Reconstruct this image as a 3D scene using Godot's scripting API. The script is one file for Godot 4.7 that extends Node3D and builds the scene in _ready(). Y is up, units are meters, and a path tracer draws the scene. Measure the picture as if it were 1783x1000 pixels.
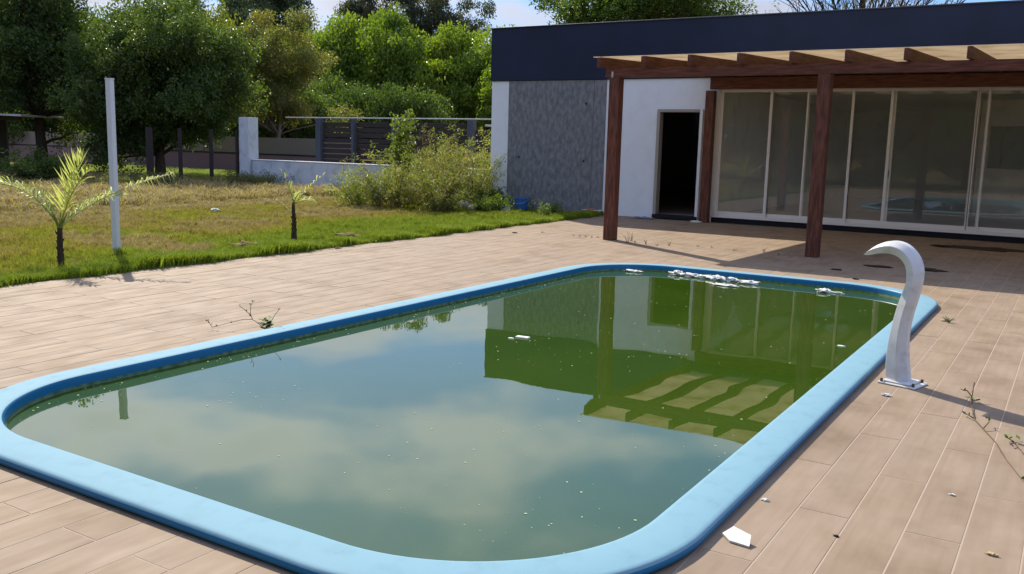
extends Node3D

# ------------------------------------------------------------------ mesh builder
class MB:
	var v := PackedVector3Array()
	var n := PackedVector3Array()
	var uv := PackedVector2Array()

	func tri(a: Vector3, b: Vector3, c: Vector3, out = null) -> void:
		var nn: Vector3 = (c - a).cross(b - a)
		if nn.length_squared() < 1e-18:
			return
		nn = nn.normalized()
		if out != null and nn.dot(out) < 0.0:
			var t := b
			b = c
			c = t
			nn = -nn
		for p in [a, b, c]:
			v.append(p)
			n.append(nn)
			uv.append(Vector2(p.x, p.z) if absf(nn.y) > 0.6 else (Vector2(p.x, p.y) if absf(nn.z) > 0.6 else Vector2(p.z, p.y)))

	func quad(a: Vector3, b: Vector3, c: Vector3, d: Vector3, out = null) -> void:
		tri(a, b, c, out)
		tri(a, c, d, out)

	# three points with their own normals (smooth)
	func tris(pa: Array, na: Array, ua = null) -> void:
		var g: Vector3 = (pa[2] - pa[0]).cross(pa[1] - pa[0])
		var order := [0, 1, 2]
		if g.dot(na[0] + na[1] + na[2]) < 0.0:
			order = [0, 2, 1]
		for i in order:
			v.append(pa[i])
			n.append(na[i])
			uv.append(ua[i] if ua != null else Vector2(pa[i].x + pa[i].z, pa[i].y))

	# a box with bevelled edges
	func box(c: Vector3, s: Vector3, bevel := 0.0, basis := Basis()) -> void:
		var h := s * 0.5
		var e: float = minf(bevel, minf(h.x, minf(h.y, h.z)) * 0.9)
		for ax in 3:
			for sg in [-1.0, 1.0]:
				var u := (ax + 1) % 3
				var w := (ax + 2) % 3
				var o := Vector3()
				o[ax] = sg
				var q := []
				for k in [[-1, -1], [1, -1], [1, 1], [-1, 1]]:
					var p := Vector3()
					p[ax] = sg * h[ax]
					p[u] = k[0] * (h[u] - e)
					p[w] = k[1] * (h[w] - e)
					q.append(c + basis * p)
				quad(q[0], q[1], q[2], q[3], basis * o)
		if e <= 0.0:
			return
		for ax in 3:
			var u := (ax + 1) % 3
			var w := (ax + 2) % 3
			for su in [-1.0, 1.0]:
				for sw in [-1.0, 1.0]:
					var q := []
					for k in [[-1, 0], [1, 0], [1, 1], [-1, 1]]:
						var p := Vector3()
						p[ax] = k[0] * (h[ax] - e)
						p[u] = su * (h[u] - (e if k[1] == 1 else 0.0))
						p[w] = sw * (h[w] - (0.0 if k[1] == 1 else e))
						q.append(c + basis * p)
					var o := Vector3()
					o[u] = su
					o[w] = sw
					quad(q[0], q[1], q[2], q[3], basis * o)
		for sx in [-1.0, 1.0]:
			for sy in [-1.0, 1.0]:
				for sz in [-1.0, 1.0]:
					var s3 := Vector3(sx, sy, sz)
					var a := Vector3(h.x, h.y - e, h.z - e) * s3
					var b := Vector3(h.x - e, h.y, h.z - e) * s3
					var d := Vector3(h.x - e, h.y - e, h.z) * s3
					tri(c + basis * a, c + basis * b, c + basis * d, basis * s3)

	# a smooth tapered tube through points
	func tube(pts: Array, radii: Array, sides := 6, cap := true) -> void:
		var rings := []
		var norms := []
		var side := Vector3(1, 0, 0)
		var vl := 0.0
		var vs := []
		for i in pts.size():
			var d: Vector3 = (pts[mini(i + 1, pts.size() - 1)] - pts[maxi(i - 1, 0)]).normalized()
			if absf(d.dot(side)) > 0.95:
				side = Vector3(0, 0, 1)
			var s := (side - d * side.dot(d)).normalized()
			side = s
			var t := d.cross(s)
			var ring := []
			var norm := []
			for k in sides:
				var a := TAU * k / sides
				var o := s * cos(a) + t * sin(a)
				ring.append(pts[i] + o * radii[i])
				norm.append(o)
			rings.append(ring)
			norms.append(norm)
			if i > 0:
				vl += (pts[i] - pts[i - 1]).length()
			vs.append(vl)
		for i in pts.size() - 1:
			for k in sides:
				var k2 := (k + 1) % sides
				var u0 := 1.0 * k / sides
				var u1 := 1.0 * (k + 1) / sides
				tris([rings[i][k], rings[i][k2], rings[i + 1][k2]], [norms[i][k], norms[i][k2], norms[i + 1][k2]], [Vector2(u0, vs[i]), Vector2(u1, vs[i]), Vector2(u1, vs[i + 1])])
				tris([rings[i][k], rings[i + 1][k2], rings[i + 1][k]], [norms[i][k], norms[i + 1][k2], norms[i + 1][k]], [Vector2(u0, vs[i]), Vector2(u1, vs[i + 1]), Vector2(u0, vs[i + 1])])
		if cap:
			var last := pts.size() - 1
			for k in sides:
				tri(pts[0], rings[0][k], rings[0][(k + 1) % sides], pts[0] - pts[1])
				tri(pts[last], rings[last][k], rings[last][(k + 1) % sides], pts[last] - pts[last - 1])

	func mesh() -> ArrayMesh:
		var a := []
		a.resize(Mesh.ARRAY_MAX)
		a[Mesh.ARRAY_VERTEX] = v
		a[Mesh.ARRAY_NORMAL] = n
		a[Mesh.ARRAY_TEX_UV] = uv
		var m := ArrayMesh.new()
		m.add_surface_from_arrays(Mesh.PRIMITIVE_TRIANGLES, a)
		return m

# ------------------------------------------------------------------ shared state
var M := {}
var taken := {}
var rng := RandomNumberGenerator.new()
const DECK_X := -8.27
const WALL_Z := -17.0
const WATER_Y := -0.018
const SKY_LEVEL := 0.63
const PITCH := 0.1955
const LENGTH := 1.17

func numbered(called: String) -> String:
	taken[called] = taken.get(called, -1) + 1
	return called if taken[called] == 0 else "%s_%03d" % [called, taken[called]]

func tag(o: Node, label := "", category := "", group := "", kind := "") -> Node:
	for k in [["label", label], ["category", category], ["group", group], ["kind", kind]]:
		if k[1] != "":
			o.set_meta(k[0], k[1])
	return o

func thing(called: String, label: String, category: String, at := Vector3.ZERO, turn := 0.0, group := "") -> Node3D:
	var o := Node3D.new()
	o.name = numbered(called)
	add_child(o)
	o.position = at
	o.rotation.y = turn
	tag(o, label, category, group)
	return o

func part(called: String, mesh: Mesh, mat: Material, parent: Node, at := Vector3.ZERO) -> MeshInstance3D:
	var o := MeshInstance3D.new()
	o.name = called
	o.mesh = mesh
	o.material_override = mat
	parent.add_child(o, true)
	o.position = at
	return o

func solo(called: String, mesh: Mesh, mat: Material, label: String, category: String, at := Vector3.ZERO, group := "") -> MeshInstance3D:
	var o := part(numbered(called), mesh, mat, self, at)
	tag(o, label, category, group)
	return o

func struct(called: String, mesh: Mesh, mat: Material) -> MeshInstance3D:
	var o := part(called, mesh, mat, self)
	o.set_meta("kind", "structure")
	return o

func boxpart(called: String, c: Vector3, s: Vector3, mat: Material, parent: Node, bevel := 0.004) -> MeshInstance3D:
	var b := MB.new()
	b.box(Vector3.ZERO, s, bevel)
	return part(called, b.mesh(), mat, parent, c)

func lin(r: float, g: float, b: float) -> Color:
	return Color(r, g, b).linear_to_srgb()

func mat(called: String, c: Color, rough := 0.8, spec := 0.5) -> StandardMaterial3D:
	var m := StandardMaterial3D.new()
	m.resource_name = called
	m.albedo_color = c
	m.roughness = rough
	m.metallic_specular = spec
	M[called] = m
	return m

func noise(sd: int, f: float, oct := 4, kind := FastNoiseLite.TYPE_SIMPLEX_SMOOTH) -> FastNoiseLite:
	var n := FastNoiseLite.new()
	n.seed = sd
	n.frequency = f
	n.noise_type = kind
	n.fractal_type = FastNoiseLite.FRACTAL_FBM
	n.fractal_octaves = oct
	return n

func noise_tex(sd: int, f: float, ramp: Array, size := 512, oct := 5) -> NoiseTexture2D:
	var t := NoiseTexture2D.new()
	t.width = size
	t.height = size
	t.seamless = true
	t.noise = noise(sd, f, oct)
	var g := Gradient.new()
	var offs := PackedFloat32Array()
	var cols := PackedColorArray()
	for r in ramp:
		offs.append(r[0])
		cols.append(r[1])
	g.offsets = offs
	g.colors = cols
	t.color_ramp = g
	return t

func normal_tex(sd: int, f: float, strength: float, size := 512, oct := 4) -> NoiseTexture2D:
	var t := NoiseTexture2D.new()
	t.width = size
	t.height = size
	t.seamless = true
	t.noise = noise(sd, f, oct)
	t.as_normal_map = true
	t.bump_strength = strength
	return t

func grain_image(w: int, h: int, a: Color, b: Color, sd: int, across: float, along: float, knots := 0.0) -> ImageTexture:
	var im := Image.create(w, h, false, Image.FORMAT_RGB8)
	var n1 := noise(sd, 1.0, 4)
	var n2 := noise(sd + 1, 1.0, 3)
	for y in h:
		for x in w:
			var u := 1.0 * x / w
			var t := 1.0 * y / h
			var g := n1.get_noise_2d(u * across, t * along) * 0.6 + n2.get_noise_2d(u * across * 0.25 + 7.0, t * along * 1.6) * 0.6
			g = clampf(0.5 + g, 0.0, 1.0)
			im.set_pixel(x, y, a.lerp(b, g))
	return ImageTexture.create_from_image(im)

# ------------------------------------------------------------------ sky
func sky_texture() -> ImageTexture:
	var w := 1536
	var h := 768
	var im := Image.create(w, h, false, Image.FORMAT_RGBF)
	var n1 := noise(41, 1.0, 5)
	var n2 := noise(97, 1.0, 3)
	var sun := Vector3(-0.99, 1.0, -0.62).normalized()
	for y in h:
		var el := PI * 0.5 - (y + 0.5) / h * PI
		if el < -0.02:
			im.fill_rect(Rect2i(0, y, w, h - y), Color(0.18, 0.19, 0.19))
			break
		var sy := maxf(sin(el), 0.0)
		var ce := cos(el)
		var k := pow(1.0 - sy, 3.2)
		var base := Vector3(0.085, 0.29, 0.86).lerp(Vector3(0.40, 0.82, 1.38), k)
		for x in w:
			var az := (x + 0.5) / w * TAU
			var d := Vector3(sin(az) * ce, sy, -cos(az) * ce)
			var q := Vector2(d.x, d.z) / (sy + 0.10)
			var f := n1.get_noise_2d(q.x * 0.95 + 24.145, q.y * 0.95 - 21.967) + 0.45 * n2.get_noise_2d(q.x * 0.42 + 16.901, q.y * 0.42 - 15.377)
			var cov := smoothstep(-0.30, 0.40, f)
			var ds := maxf(d.dot(sun), 0.0)
			var glow := pow(ds, 6.0) * 0.75
			var thick := smoothstep(0.15, 0.75, f)
			var cloud := Vector3(0.98, 0.97, 1.09) * (1.0 - 0.30 * thick) * lerpf(0.64, 1.34, smoothstep(0.12, 0.36, sy))
			var c := base.lerp(cloud, cov * 0.86) + Vector3(1.0, 0.96, 0.88) * glow
			im.set_pixel(x, y, Color(c.x, c.y, c.z) * SKY_LEVEL)
	return ImageTexture.create_from_image(im)

# ------------------------------------------------------------------ materials
func make_materials() -> void:
	# wood-look porcelain planks, five close tones sharing one grain
	var grain := grain_image(256, 1024, Color(0.935, 0.93, 0.92), Color(1.0, 1.0, 1.0), 5, 12.0, 4.0)
	var rough := noise_tex(61, 0.02, [[0.0, Color(0.78, 0.78, 0.78)], [1.0, Color(1.0, 1.0, 1.0)]], 256, 4)
	var stains := noise_tex(62, 0.006, [[0.0, Color(0.84, 0.82, 0.79)], [0.32, Color(0.95, 0.94, 0.925)], [0.6, Color(1.0, 1.0, 1.0)], [0.8, Color(0.985, 0.985, 0.98)], [1.0, Color(0.92, 0.91, 0.90)]], 1024, 7)
	for i in 6:
		var tones := [[0.345, 0.265, 0.212], [0.336, 0.258, 0.207], [0.354, 0.273, 0.221], [0.341, 0.264, 0.214], [0.349, 0.267, 0.211], [0.332, 0.256, 0.207]]
		var t: Array = tones[i]
		var m := mat("tile_plank_%d" % i, lin(t[0] * 0.74, t[1] * 0.735, t[2] * 0.655), 0.85, 0.30)
		m.albedo_texture = grain
		m.roughness_texture = rough
		m.detail_enabled = true
		m.detail_blend_mode = BaseMaterial3D.BLEND_MODE_MUL
		m.detail_albedo = stains
		m.detail_uv_layer = BaseMaterial3D.DETAIL_UV_2
		m.uv2_triplanar = true
		m.uv2_world_triplanar = true
		m.uv2_scale = Vector3(0.21, 0.21, 0.21)
	mat("grout", lin(0.33, 0.265, 0.205), 0.95, 0.2)
	# pool
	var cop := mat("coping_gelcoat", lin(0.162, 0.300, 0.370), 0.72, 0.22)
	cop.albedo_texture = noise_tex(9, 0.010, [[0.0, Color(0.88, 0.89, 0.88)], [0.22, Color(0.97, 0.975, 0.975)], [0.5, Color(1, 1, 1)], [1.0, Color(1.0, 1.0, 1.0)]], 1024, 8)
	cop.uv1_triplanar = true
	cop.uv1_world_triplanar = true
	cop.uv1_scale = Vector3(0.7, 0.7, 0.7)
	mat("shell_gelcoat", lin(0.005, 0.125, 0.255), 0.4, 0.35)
	var wt := mat("green_water", Color(1, 1, 1), 0.012, 0.6)
	wt.albedo_texture = noise_tex(33, 0.006, [[0.0, lin(0.025, 0.055, 0.005)], [0.5, lin(0.030, 0.063, 0.006)], [1.0, lin(0.038, 0.069, 0.008)]], 512, 4)
	wt.uv1_scale = Vector3(0.16, 0.16, 0.16)
	wt.normal_enabled = true
	wt.normal_texture = normal_tex(12, 0.008, 2.0, 512, 3)
	wt.normal_scale = 0.055
	var sc := mat("scum", lin(0.16, 0.24, 0.15), 0.8, 0.3)
	sc.albedo_texture = noise_tex(35, 0.05, [[0.0, Color(0.35, 0.5, 0.45)], [0.5, Color(0.8, 0.85, 0.75)], [1.0, Color(1, 1, 1)]], 256, 5)
	sc.uv1_triplanar = true
	sc.uv1_world_triplanar = true
	mat("foam_white", lin(0.60, 0.61, 0.57), 0.85, 0.3)
	mat("speck", lin(0.42, 0.46, 0.26), 0.9, 0.2)
	# house
	var ww := mat("white_paint", lin(0.78, 0.78, 0.77), 0.85, 0.25)
	ww.albedo_texture = noise_tex(14, 0.01, [[0.0, Color(0.955, 0.955, 0.95)], [0.4, Color(0.985, 0.985, 0.985)], [1.0, Color(1, 1, 1)]], 512, 6)
	ww.uv1_triplanar = true
	ww.uv1_world_triplanar = true
	ww.uv1_scale = Vector3(0.5, 0.5, 0.5)
	var bw := mat("boundary_paint", lin(0.58, 0.60, 0.62), 0.9, 0.2)
	bw.albedo_texture = noise_tex(15, 0.014, [[0.0, Color(0.82, 0.83, 0.82)], [0.4, Color(0.94, 0.95, 0.95)], [1.0, Color(1, 1, 1)]], 512, 6)
	bw.uv1_triplanar = true
	bw.uv1_world_triplanar = true
	bw.uv1_scale = Vector3(0.35, 0.35, 0.35)
	var cem := mat("cement_cladding", lin(0.245, 0.243, 0.245), 0.9, 0.25)
	cem.albedo_texture = noise_tex(21, 0.03, [[0.0, Color(0.76, 0.76, 0.76)], [0.42, Color(0.87, 0.87, 0.87)], [0.6, Color(0.93, 0.93, 0.93)], [1.0, Color(1, 1, 1)]], 512, 6)
	cem.uv1_triplanar = true
	cem.uv1_world_triplanar = true
	cem.uv1_scale = Vector3(0.6, 0.27, 0.6)
	cem.normal_enabled = true
	cem.normal_texture = normal_tex(22, 0.03, 3.0, 512, 5)
	var fas := mat("navy_fascia", lin(0.008, 0.016, 0.042), 0.62, 0.4)
	fas.albedo_texture = noise_tex(23, 0.012, [[0.0, Color(0.82, 0.82, 0.84)], [1.0, Color(1, 1, 1)]], 256, 5)
	fas.uv1_triplanar = true
	fas.uv1_world_triplanar = true
	fas.uv1_scale = Vector3(0.3, 0.3, 0.3)
	mat("flashing", lin(0.03, 0.035, 0.05), 0.5, 0.5)
	mat("roof_membrane", lin(0.25, 0.25, 0.25), 0.9, 0.3)
	mat("door_casing", lin(0.34, 0.29, 0.24), 0.7, 0.4)
	mat("aluminium_white", lin(0.72, 0.70, 0.67), 0.45, 0.5)
	var gl := mat("door_glass", Color(0.90, 0.95, 0.93, 0.07), 0.0, 0.55)
	gl.transparency = BaseMaterial3D.TRANSPARENCY_ALPHA
	var iw := mat("interior_paint", lin(0.72, 0.64, 0.54), 0.9, 0.25)
	iw.albedo_texture = noise_tex(25, 0.009, [[0.0, Color(0.84, 0.82, 0.78)], [0.3, Color(0.96, 0.955, 0.945)], [1.0, Color(1, 1, 1)]], 512, 6)
	iw.uv1_triplanar = true
	iw.uv1_world_triplanar = true
	iw.uv1_scale = Vector3(0.3, 0.3, 0.3)
	mat("interior_floor", lin(0.20, 0.16, 0.13), 0.5, 0.4)
	mat("plinth_dark", lin(0.022, 0.022, 0.025), 0.95, 0.2)
	mat("lock_dark", lin(0.06, 0.05, 0.04), 0.5, 0.5)
	# pergola
	var wood := mat("stained_timber", lin(0.17, 0.058, 0.032), 0.6, 0.4)
	wood.albedo_texture = grain_image(128, 512, Color(0.66, 0.60, 0.58), Color(1, 1, 1), 71, 16.0, 5.0)
	wood.uv1_scale = Vector3(3.0, 0.8, 1.0)
	var sheet := mat("roof_sheet", lin(0.91, 0.83, 0.68), 0.55, 0.4)
	sheet.albedo_texture = noise_tex(73, 0.008, [[0.0, Color(0.84, 0.79, 0.70)], [0.4, Color(0.96, 0.95, 0.93)], [1.0, Color(1, 1, 1)]], 256, 5)
	sheet.uv1_triplanar = true
	sheet.uv1_world_triplanar = true
	sheet.uv1_scale = Vector3(0.6, 0.6, 0.6)
	sheet.backlight_enabled = true
	sheet.backlight = Color(0.96, 0.96, 0.96)
	# cascade
	var cas := mat("cascade_white", lin(0.60, 0.60, 0.59), 0.35, 0.5)
	cas.albedo_texture = noise_tex(75, 0.02, [[0.0, Color(0.82, 0.82, 0.80)], [0.4, Color(0.97, 0.97, 0.97)], [1.0, Color(1, 1, 1)]], 256, 5)
	cas.uv1_triplanar = true
	cas.uv1_world_triplanar = true
	cas.uv1_scale = Vector3(2.0, 2.0, 2.0)
	# garden
	var lw := mat("lawn_soil", Color(1, 1, 1), 1.0, 0.1)
	lw.albedo_texture = noise_tex(81, 0.012, [[0.0, lin(0.10, 0.095, 0.024)], [0.35, lin(0.15, 0.13, 0.042)], [0.6, lin(0.19, 0.145, 0.06)], [1.0, lin(0.24, 0.18, 0.085)]], 1024, 6)
	lw.uv1_scale = Vector3(0.11, 0.11, 0.11)
	var gm := mat("grass_blade", Color(1, 1, 1), 0.75, 0.2)
	gm.vertex_color_use_as_albedo = true
	gm.backlight_enabled = true
	gm.backlight = Color(0.82, 0.85, 0.62)
	var lf := mat("leaf", Color(1, 1, 1), 0.45, 0.4)
	lf.vertex_color_use_as_albedo = true
	lf.backlight_enabled = true
	lf.backlight = Color(0.94, 1.0, 0.55)
	var bk := mat("bark", lin(0.10, 0.075, 0.055), 0.95, 0.2)
	bk.albedo_texture = noise_tex(83, 0.03, [[0.0, Color(0.55, 0.55, 0.55)], [1.0, Color(1, 1, 1)]], 256, 5)
	bk.uv1_scale = Vector3(2, 1, 1)
	mat("bark_pale", lin(0.20, 0.17, 0.14), 0.95, 0.2)
	mat("post_paint", lin(0.62, 0.64, 0.65), 0.7, 0.3)
	mat("palm_green", lin(0.16, 0.20, 0.04), 0.6, 0.3)
	for k in [["frond_yellow", [0.42, 0.40, 0.08]], ["frond_green", [0.17, 0.21, 0.055]], ["frond_dry", [0.40, 0.34, 0.22]]]:
		var m := mat(k[0], lin(k[1][0], k[1][1], k[1][2]), 0.5, 0.4)
		m.backlight_enabled = true
		m.backlight = Color(0.7, 0.75, 0.4)
	mat("slat_timber", lin(0.045, 0.036, 0.034), 0.85, 0.25)
	mat("concrete_post", lin(0.07, 0.08, 0.10), 0.9, 0.25)
	mat("rail_metal", lin(0.42, 0.44, 0.44), 0.5, 0.5)
	mat("pink_wall", lin(0.30, 0.18, 0.18), 0.9, 0.2)
	mat("beige_wall", lin(0.28, 0.22, 0.175), 0.9, 0.2)
	mat("shed_wood", lin(0.085, 0.075, 0.055), 0.9, 0.2)
	mat("shed_roof", lin(0.55, 0.52, 0.46), 0.7, 0.3)
	mat("bucket_blue", lin(0.03, 0.14, 0.38), 0.4, 0.5)
	mat("cloth_blue", lin(0.06, 0.22, 0.45), 0.8, 0.3)
	mat("mop_red", lin(0.40, 0.10, 0.10), 0.8, 0.3)
	mat("rubble", lin(0.62, 0.60, 0.55), 0.9, 0.3)
	mat("tile_white", lin(0.52, 0.50, 0.45), 0.4, 0.4)
	mat("dark_debris", lin(0.05, 0.035, 0.025), 0.9, 0.2)
	mat("tan_leaf", lin(0.42, 0.31, 0.18), 0.8, 0.2)
	mat("stem_brown", lin(0.13, 0.085, 0.045), 0.85, 0.2)
	mat("weed_leaf", lin(0.13, 0.17, 0.045), 0.6, 0.3)
	mat("hay", lin(0.17, 0.125, 0.06), 0.95, 0.1)

# ------------------------------------------------------------------ pool outline
func outline(inset: float, steps := 24) -> Array:
	var x0 := -4.87 + inset
	var x1 := -1.02 - inset
	var z0 := -10.02 + inset
	var z1 := -2.0 - inset
	var r := 1.0 - inset
	var pts := []
	for c in [[x1 - r, z1 - r, 90.0, 0.0], [x1 - r, z0 + r, 0.0, -90.0], [x0 + r, z0 + r, -90.0, -180.0], [x0 + r, z1 - r, 180.0, 90.0]]:
		for k in steps + 1:
			var a := deg_to_rad(lerpf(c[2], c[3], 1.0 * k / steps))
			pts.append(Vector2(c[0] + cos(a) * r, c[1] + sin(a) * r))
	return pts

# a flat sheet from the outline out to a rectangle
func ring_sheet(inner: Array, rc: Rect2, y: float) -> ArrayMesh:
	var b := MB.new()
	var c := Vector2(-2.945, -6.01)
	var hits := []
	var sides := []
	for p in inner:
		var d: Vector2 = (p - c).normalized()
		var best := 1e9
		var sd := 0
		var ts := [((rc.position.x - c.x) / d.x) if d.x < 0 else 1e9, ((rc.end.x - c.x) / d.x) if d.x > 0 else 1e9, ((rc.position.y - c.y) / d.y) if d.y < 0 else 1e9, ((rc.end.y - c.y) / d.y) if d.y > 0 else 1e9]
		for k in 4:
			if ts[k] < best:
				best = ts[k]
				sd = k
		hits.append(c + d * best)
		sides.append(sd)
	var up := Vector3.UP
	for i in inner.size():
		var j := (i + 1) % inner.size()
		var a := Vector3(inner[i].x, y, inner[i].y)
		var a2 := Vector3(inner[j].x, y, inner[j].y)
		var o := Vector3(hits[i].x, y, hits[i].y)
		var o2 := Vector3(hits[j].x, y, hits[j].y)
		b.quad(a, o, o2, a2, up)
		if sides[i] != sides[j]:
			var cx: float = rc.position.x if (sides[i] == 0 or sides[j] == 0) else rc.end.x
			var cz: float = rc.position.y if (sides[i] == 2 or sides[j] == 2) else rc.end.y
			b.tri(o, Vector3(cx, y, cz), o2, up)
	return b.mesh()

# ------------------------------------------------------------------ deck
func plank_from_polygon(b: MB, poly: PackedVector2Array, off: Vector2, origin: Vector2) -> void:
	var e := 0.0009
	var cen := Vector2.ZERO
	for p in poly:
		cen += p / poly.size()
	var top := Geometry2D.offset_polygon(poly, -e)
	if top.size() == 0:
		return
	var tp: PackedVector2Array = top[0]
	var start := b.v.size()
	var idx := Geometry2D.triangulate_polygon(tp)
	for k in range(0, idx.size(), 3):
		var q := []
		for m in 3:
			var p: Vector2 = tp[idx[k + m]] - origin
			q.append(Vector3(p.x, 0, p.y))
		b.tri(q[0], q[1], q[2], Vector3.UP)
	for i in tp.size():
		var p: Vector2 = tp[i] - origin
		var p2: Vector2 = tp[(i + 1) % tp.size()] - origin
		var d := (p2 - p).normalized()
		var o := Vector2(d.y, -d.x)
		if Geometry2D.is_point_in_polygon((p + p2) * 0.5 + origin + o * 0.0005, tp):
			o = -o
		var w := o * e
		var on := Vector3(o.x, 0, o.y)
		b.quad(Vector3(p.x, 0, p.y), Vector3(p2.x, 0, p2.y), Vector3(p2.x + w.x, -e, p2.y + w.y), Vector3(p.x + w.x, -e, p.y + w.y), on + Vector3.UP)
		b.quad(Vector3(p.x + w.x, -e, p.y + w.y), Vector3(p2.x + w.x, -e, p2.y + w.y), Vector3(p2.x + w.x, -0.02, p2.y + w.y), Vector3(p.x + w.x, -0.02, p.y + w.y), on)
	for i in range(start, b.v.size()):
		b.uv[i] = Vector2(b.v[i].x / 0.6, b.v[i].z / 2.4) + off

func rect_poly(x0: float, z0: float, x1: float, z1: float) -> PackedVector2Array:
	return PackedVector2Array([Vector2(x0, z0), Vector2(x1, z0), Vector2(x1, z1), Vector2(x0, z1)])

func build_deck() -> void:
	var deck := Node3D.new()
	deck.name = "deck"
	add_child(deck)
	deck.set_meta("kind", "structure")
	part("grout_bed", ring_sheet(outline(0.07), Rect2(DECK_X, WALL_Z + 0.0, 6.2 - DECK_X, 3.5 - WALL_Z), -0.0014), M.grout, deck)
	var hole := PackedVector2Array(outline(0.06, 16))
	var gap := 0.006
	var cam := get_node("camera") as Camera3D
	var right: Vector3 = cam.basis.x
	var upv: Vector3 = cam.basis.y
	var fwd: Vector3 = -cam.basis.z
	var ty := tan(deg_to_rad(cam.fov) * 0.5)
	var list := []
	var first := int(floor((DECK_X + 0.83) / PITCH))
	for k in range(first, 36):
		var x0: float = maxf(-0.83 + k * PITCH, DECK_X)
		var x1 := -0.83 + (k + 1) * PITCH
		if x1 - x0 < 0.02:
			continue
		var zz := -3.55 + (0.0 if posmod(k, 2) == 0 else LENGTH * 0.5)
		for j in range(-6, 13):
			var zb := zz - j * LENGTH
			var za := zb - LENGTH
			if zb > 3.5 or zb < WALL_Z + 0.02:
				continue
			za = maxf(za, WALL_Z + 0.005)
			var c := Vector3((x0 + x1) * 0.5, 0, (za + zb) * 0.5)
			var r := c - cam.position
			var depth := r.dot(fwd)
			var seen := 0.0
			if depth > 0.3:
				var px := r.dot(right) / depth / ty / 1.784
				var py := r.dot(upv) / depth / ty
				if absf(px) < 1.06 and absf(py) < 1.15:
					seen = 1.4 / pow(r.length(), 3.0) * (x1 - x0) * (zb - za)
			list.append({"k": k, "x0": x0 + gap * 0.5, "x1": x1 - gap * 0.5, "z0": za + gap * 0.5, "z1": zb - gap * 0.5, "seen": seen, "i": list.size()})
	# pieces wholly under the pool go
	var kept := []
	for p in list:
		var polys := [rect_poly(p.x0, p.z0, p.x1, p.z1)]
		p.cut = false
		if p.x1 > -4.9 and p.x0 < -1.0 and p.z1 > -10.05 and p.z0 < -1.95:
			polys = Geometry2D.clip_polygons(polys[0], hole)
			p.cut = true
			if polys.size() == 0:
				continue
		p.polys = polys
		kept.append(p)
	kept.sort_custom(func(a, b): return a.seen > b.seen if a.seen != b.seen else a.i < b.i)
	var r2 := RandomNumberGenerator.new()
	r2.seed = 77
	var shared := {}
	var rest := []
	for i in 6:
		rest.append(MB.new())
	var made := 0
	for p in kept:
		var tone := r2.randi() % 6
		var off := Vector2(r2.randf(), r2.randf())
		var variant := r2.randi() % 5
		for poly in p.polys:
			if made < 298 and p.seen > 0.0:
				var origin := Vector2((p.x0 + p.x1) * 0.5, (p.z0 + p.z1) * 0.5)
				var mesh: ArrayMesh
				var key := "%d_%.3f_%.3f" % [variant, p.x1 - p.x0, p.z1 - p.z0]
				if p.cut or not shared.has(key):
					var b := MB.new()
					plank_from_polygon(b, poly, off if p.cut else Vector2(variant * 0.37, variant * 0.61), origin)
					if b.v.size() == 0:
						continue
					mesh = b.mesh()
					if not p.cut:
						shared[key] = mesh
				else:
					mesh = shared[key]
				part("plank", mesh, M["tile_plank_%d" % tone], deck, Vector3(origin.x, 0.0 + r2.randf_range(-0.0006, 0.0006), origin.y))
				made += 1
			else:
				plank_from_polygon(rest[tone], poly, off, Vector2.ZERO)
	var joined := ArrayMesh.new()
	for i in 6:
		var a := []
		a.resize(Mesh.ARRAY_MAX)
		a[Mesh.ARRAY_VERTEX] = rest[i].v
		a[Mesh.ARRAY_NORMAL] = rest[i].n
		a[Mesh.ARRAY_TEX_UV] = rest[i].uv
		joined.add_surface_from_arrays(Mesh.PRIMITIVE_TRIANGLES, a)
		joined.surface_set_material(i, M["tile_plank_%d" % i])
	var o := MeshInstance3D.new()
	o.name = "far_planks"
	o.mesh = joined
	o.set_meta("kind", "stuff")
	deck.add_child(o, true)

# ------------------------------------------------------------------ pool
func sweep(profile: Array) -> ArrayMesh:
	# profile: [inset, y] pairs; swept round the outline with smooth normals
	var b := MB.new()
	var rings := []
	for p in profile:
		var ring := []
		for q in outline(p[0]):
			ring.append(Vector3(q.x, p[1], q.y))
		rings.append(ring)
	var m: int = rings[0].size()
	var dirs := []
	var o0 := outline(0.0)
	var o1 := outline(0.2)
	for i in m:
		var d: Vector2 = (o0[i] - o1[i]).normalized()
		dirs.append(Vector3(d.x, 0, d.y))
	var pn := []
	for k in profile.size():
		var t := Vector2.ZERO
		if k > 0:
			t += Vector2(profile[k][0] - profile[k - 1][0], profile[k][1] - profile[k - 1][1]).normalized()
		if k < profile.size() - 1:
			t += Vector2(profile[k + 1][0] - profile[k][0], profile[k + 1][1] - profile[k][1]).normalized()
		t = t.normalized()
		pn.append(Vector2(-t.y, t.x)) # (inward, up)
	for k in profile.size() - 1:
		for i in m:
			var j := (i + 1) % m
			var n00: Vector3 = -dirs[i] * pn[k].x + Vector3.UP * pn[k].y
			var n01: Vector3 = -dirs[j] * pn[k].x + Vector3.UP * pn[k].y
			var n10: Vector3 = -dirs[i] * pn[k + 1].x + Vector3.UP * pn[k + 1].y
			var n11: Vector3 = -dirs[j] * pn[k + 1].x + Vector3.UP * pn[k + 1].y
			b.tris([rings[k][i], rings[k][j], rings[k + 1][j]], [n00, n01, n11])
			b.tris([rings[k][i], rings[k + 1][j], rings[k + 1][i]], [n00, n11, n10])
	return b.mesh()

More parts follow.
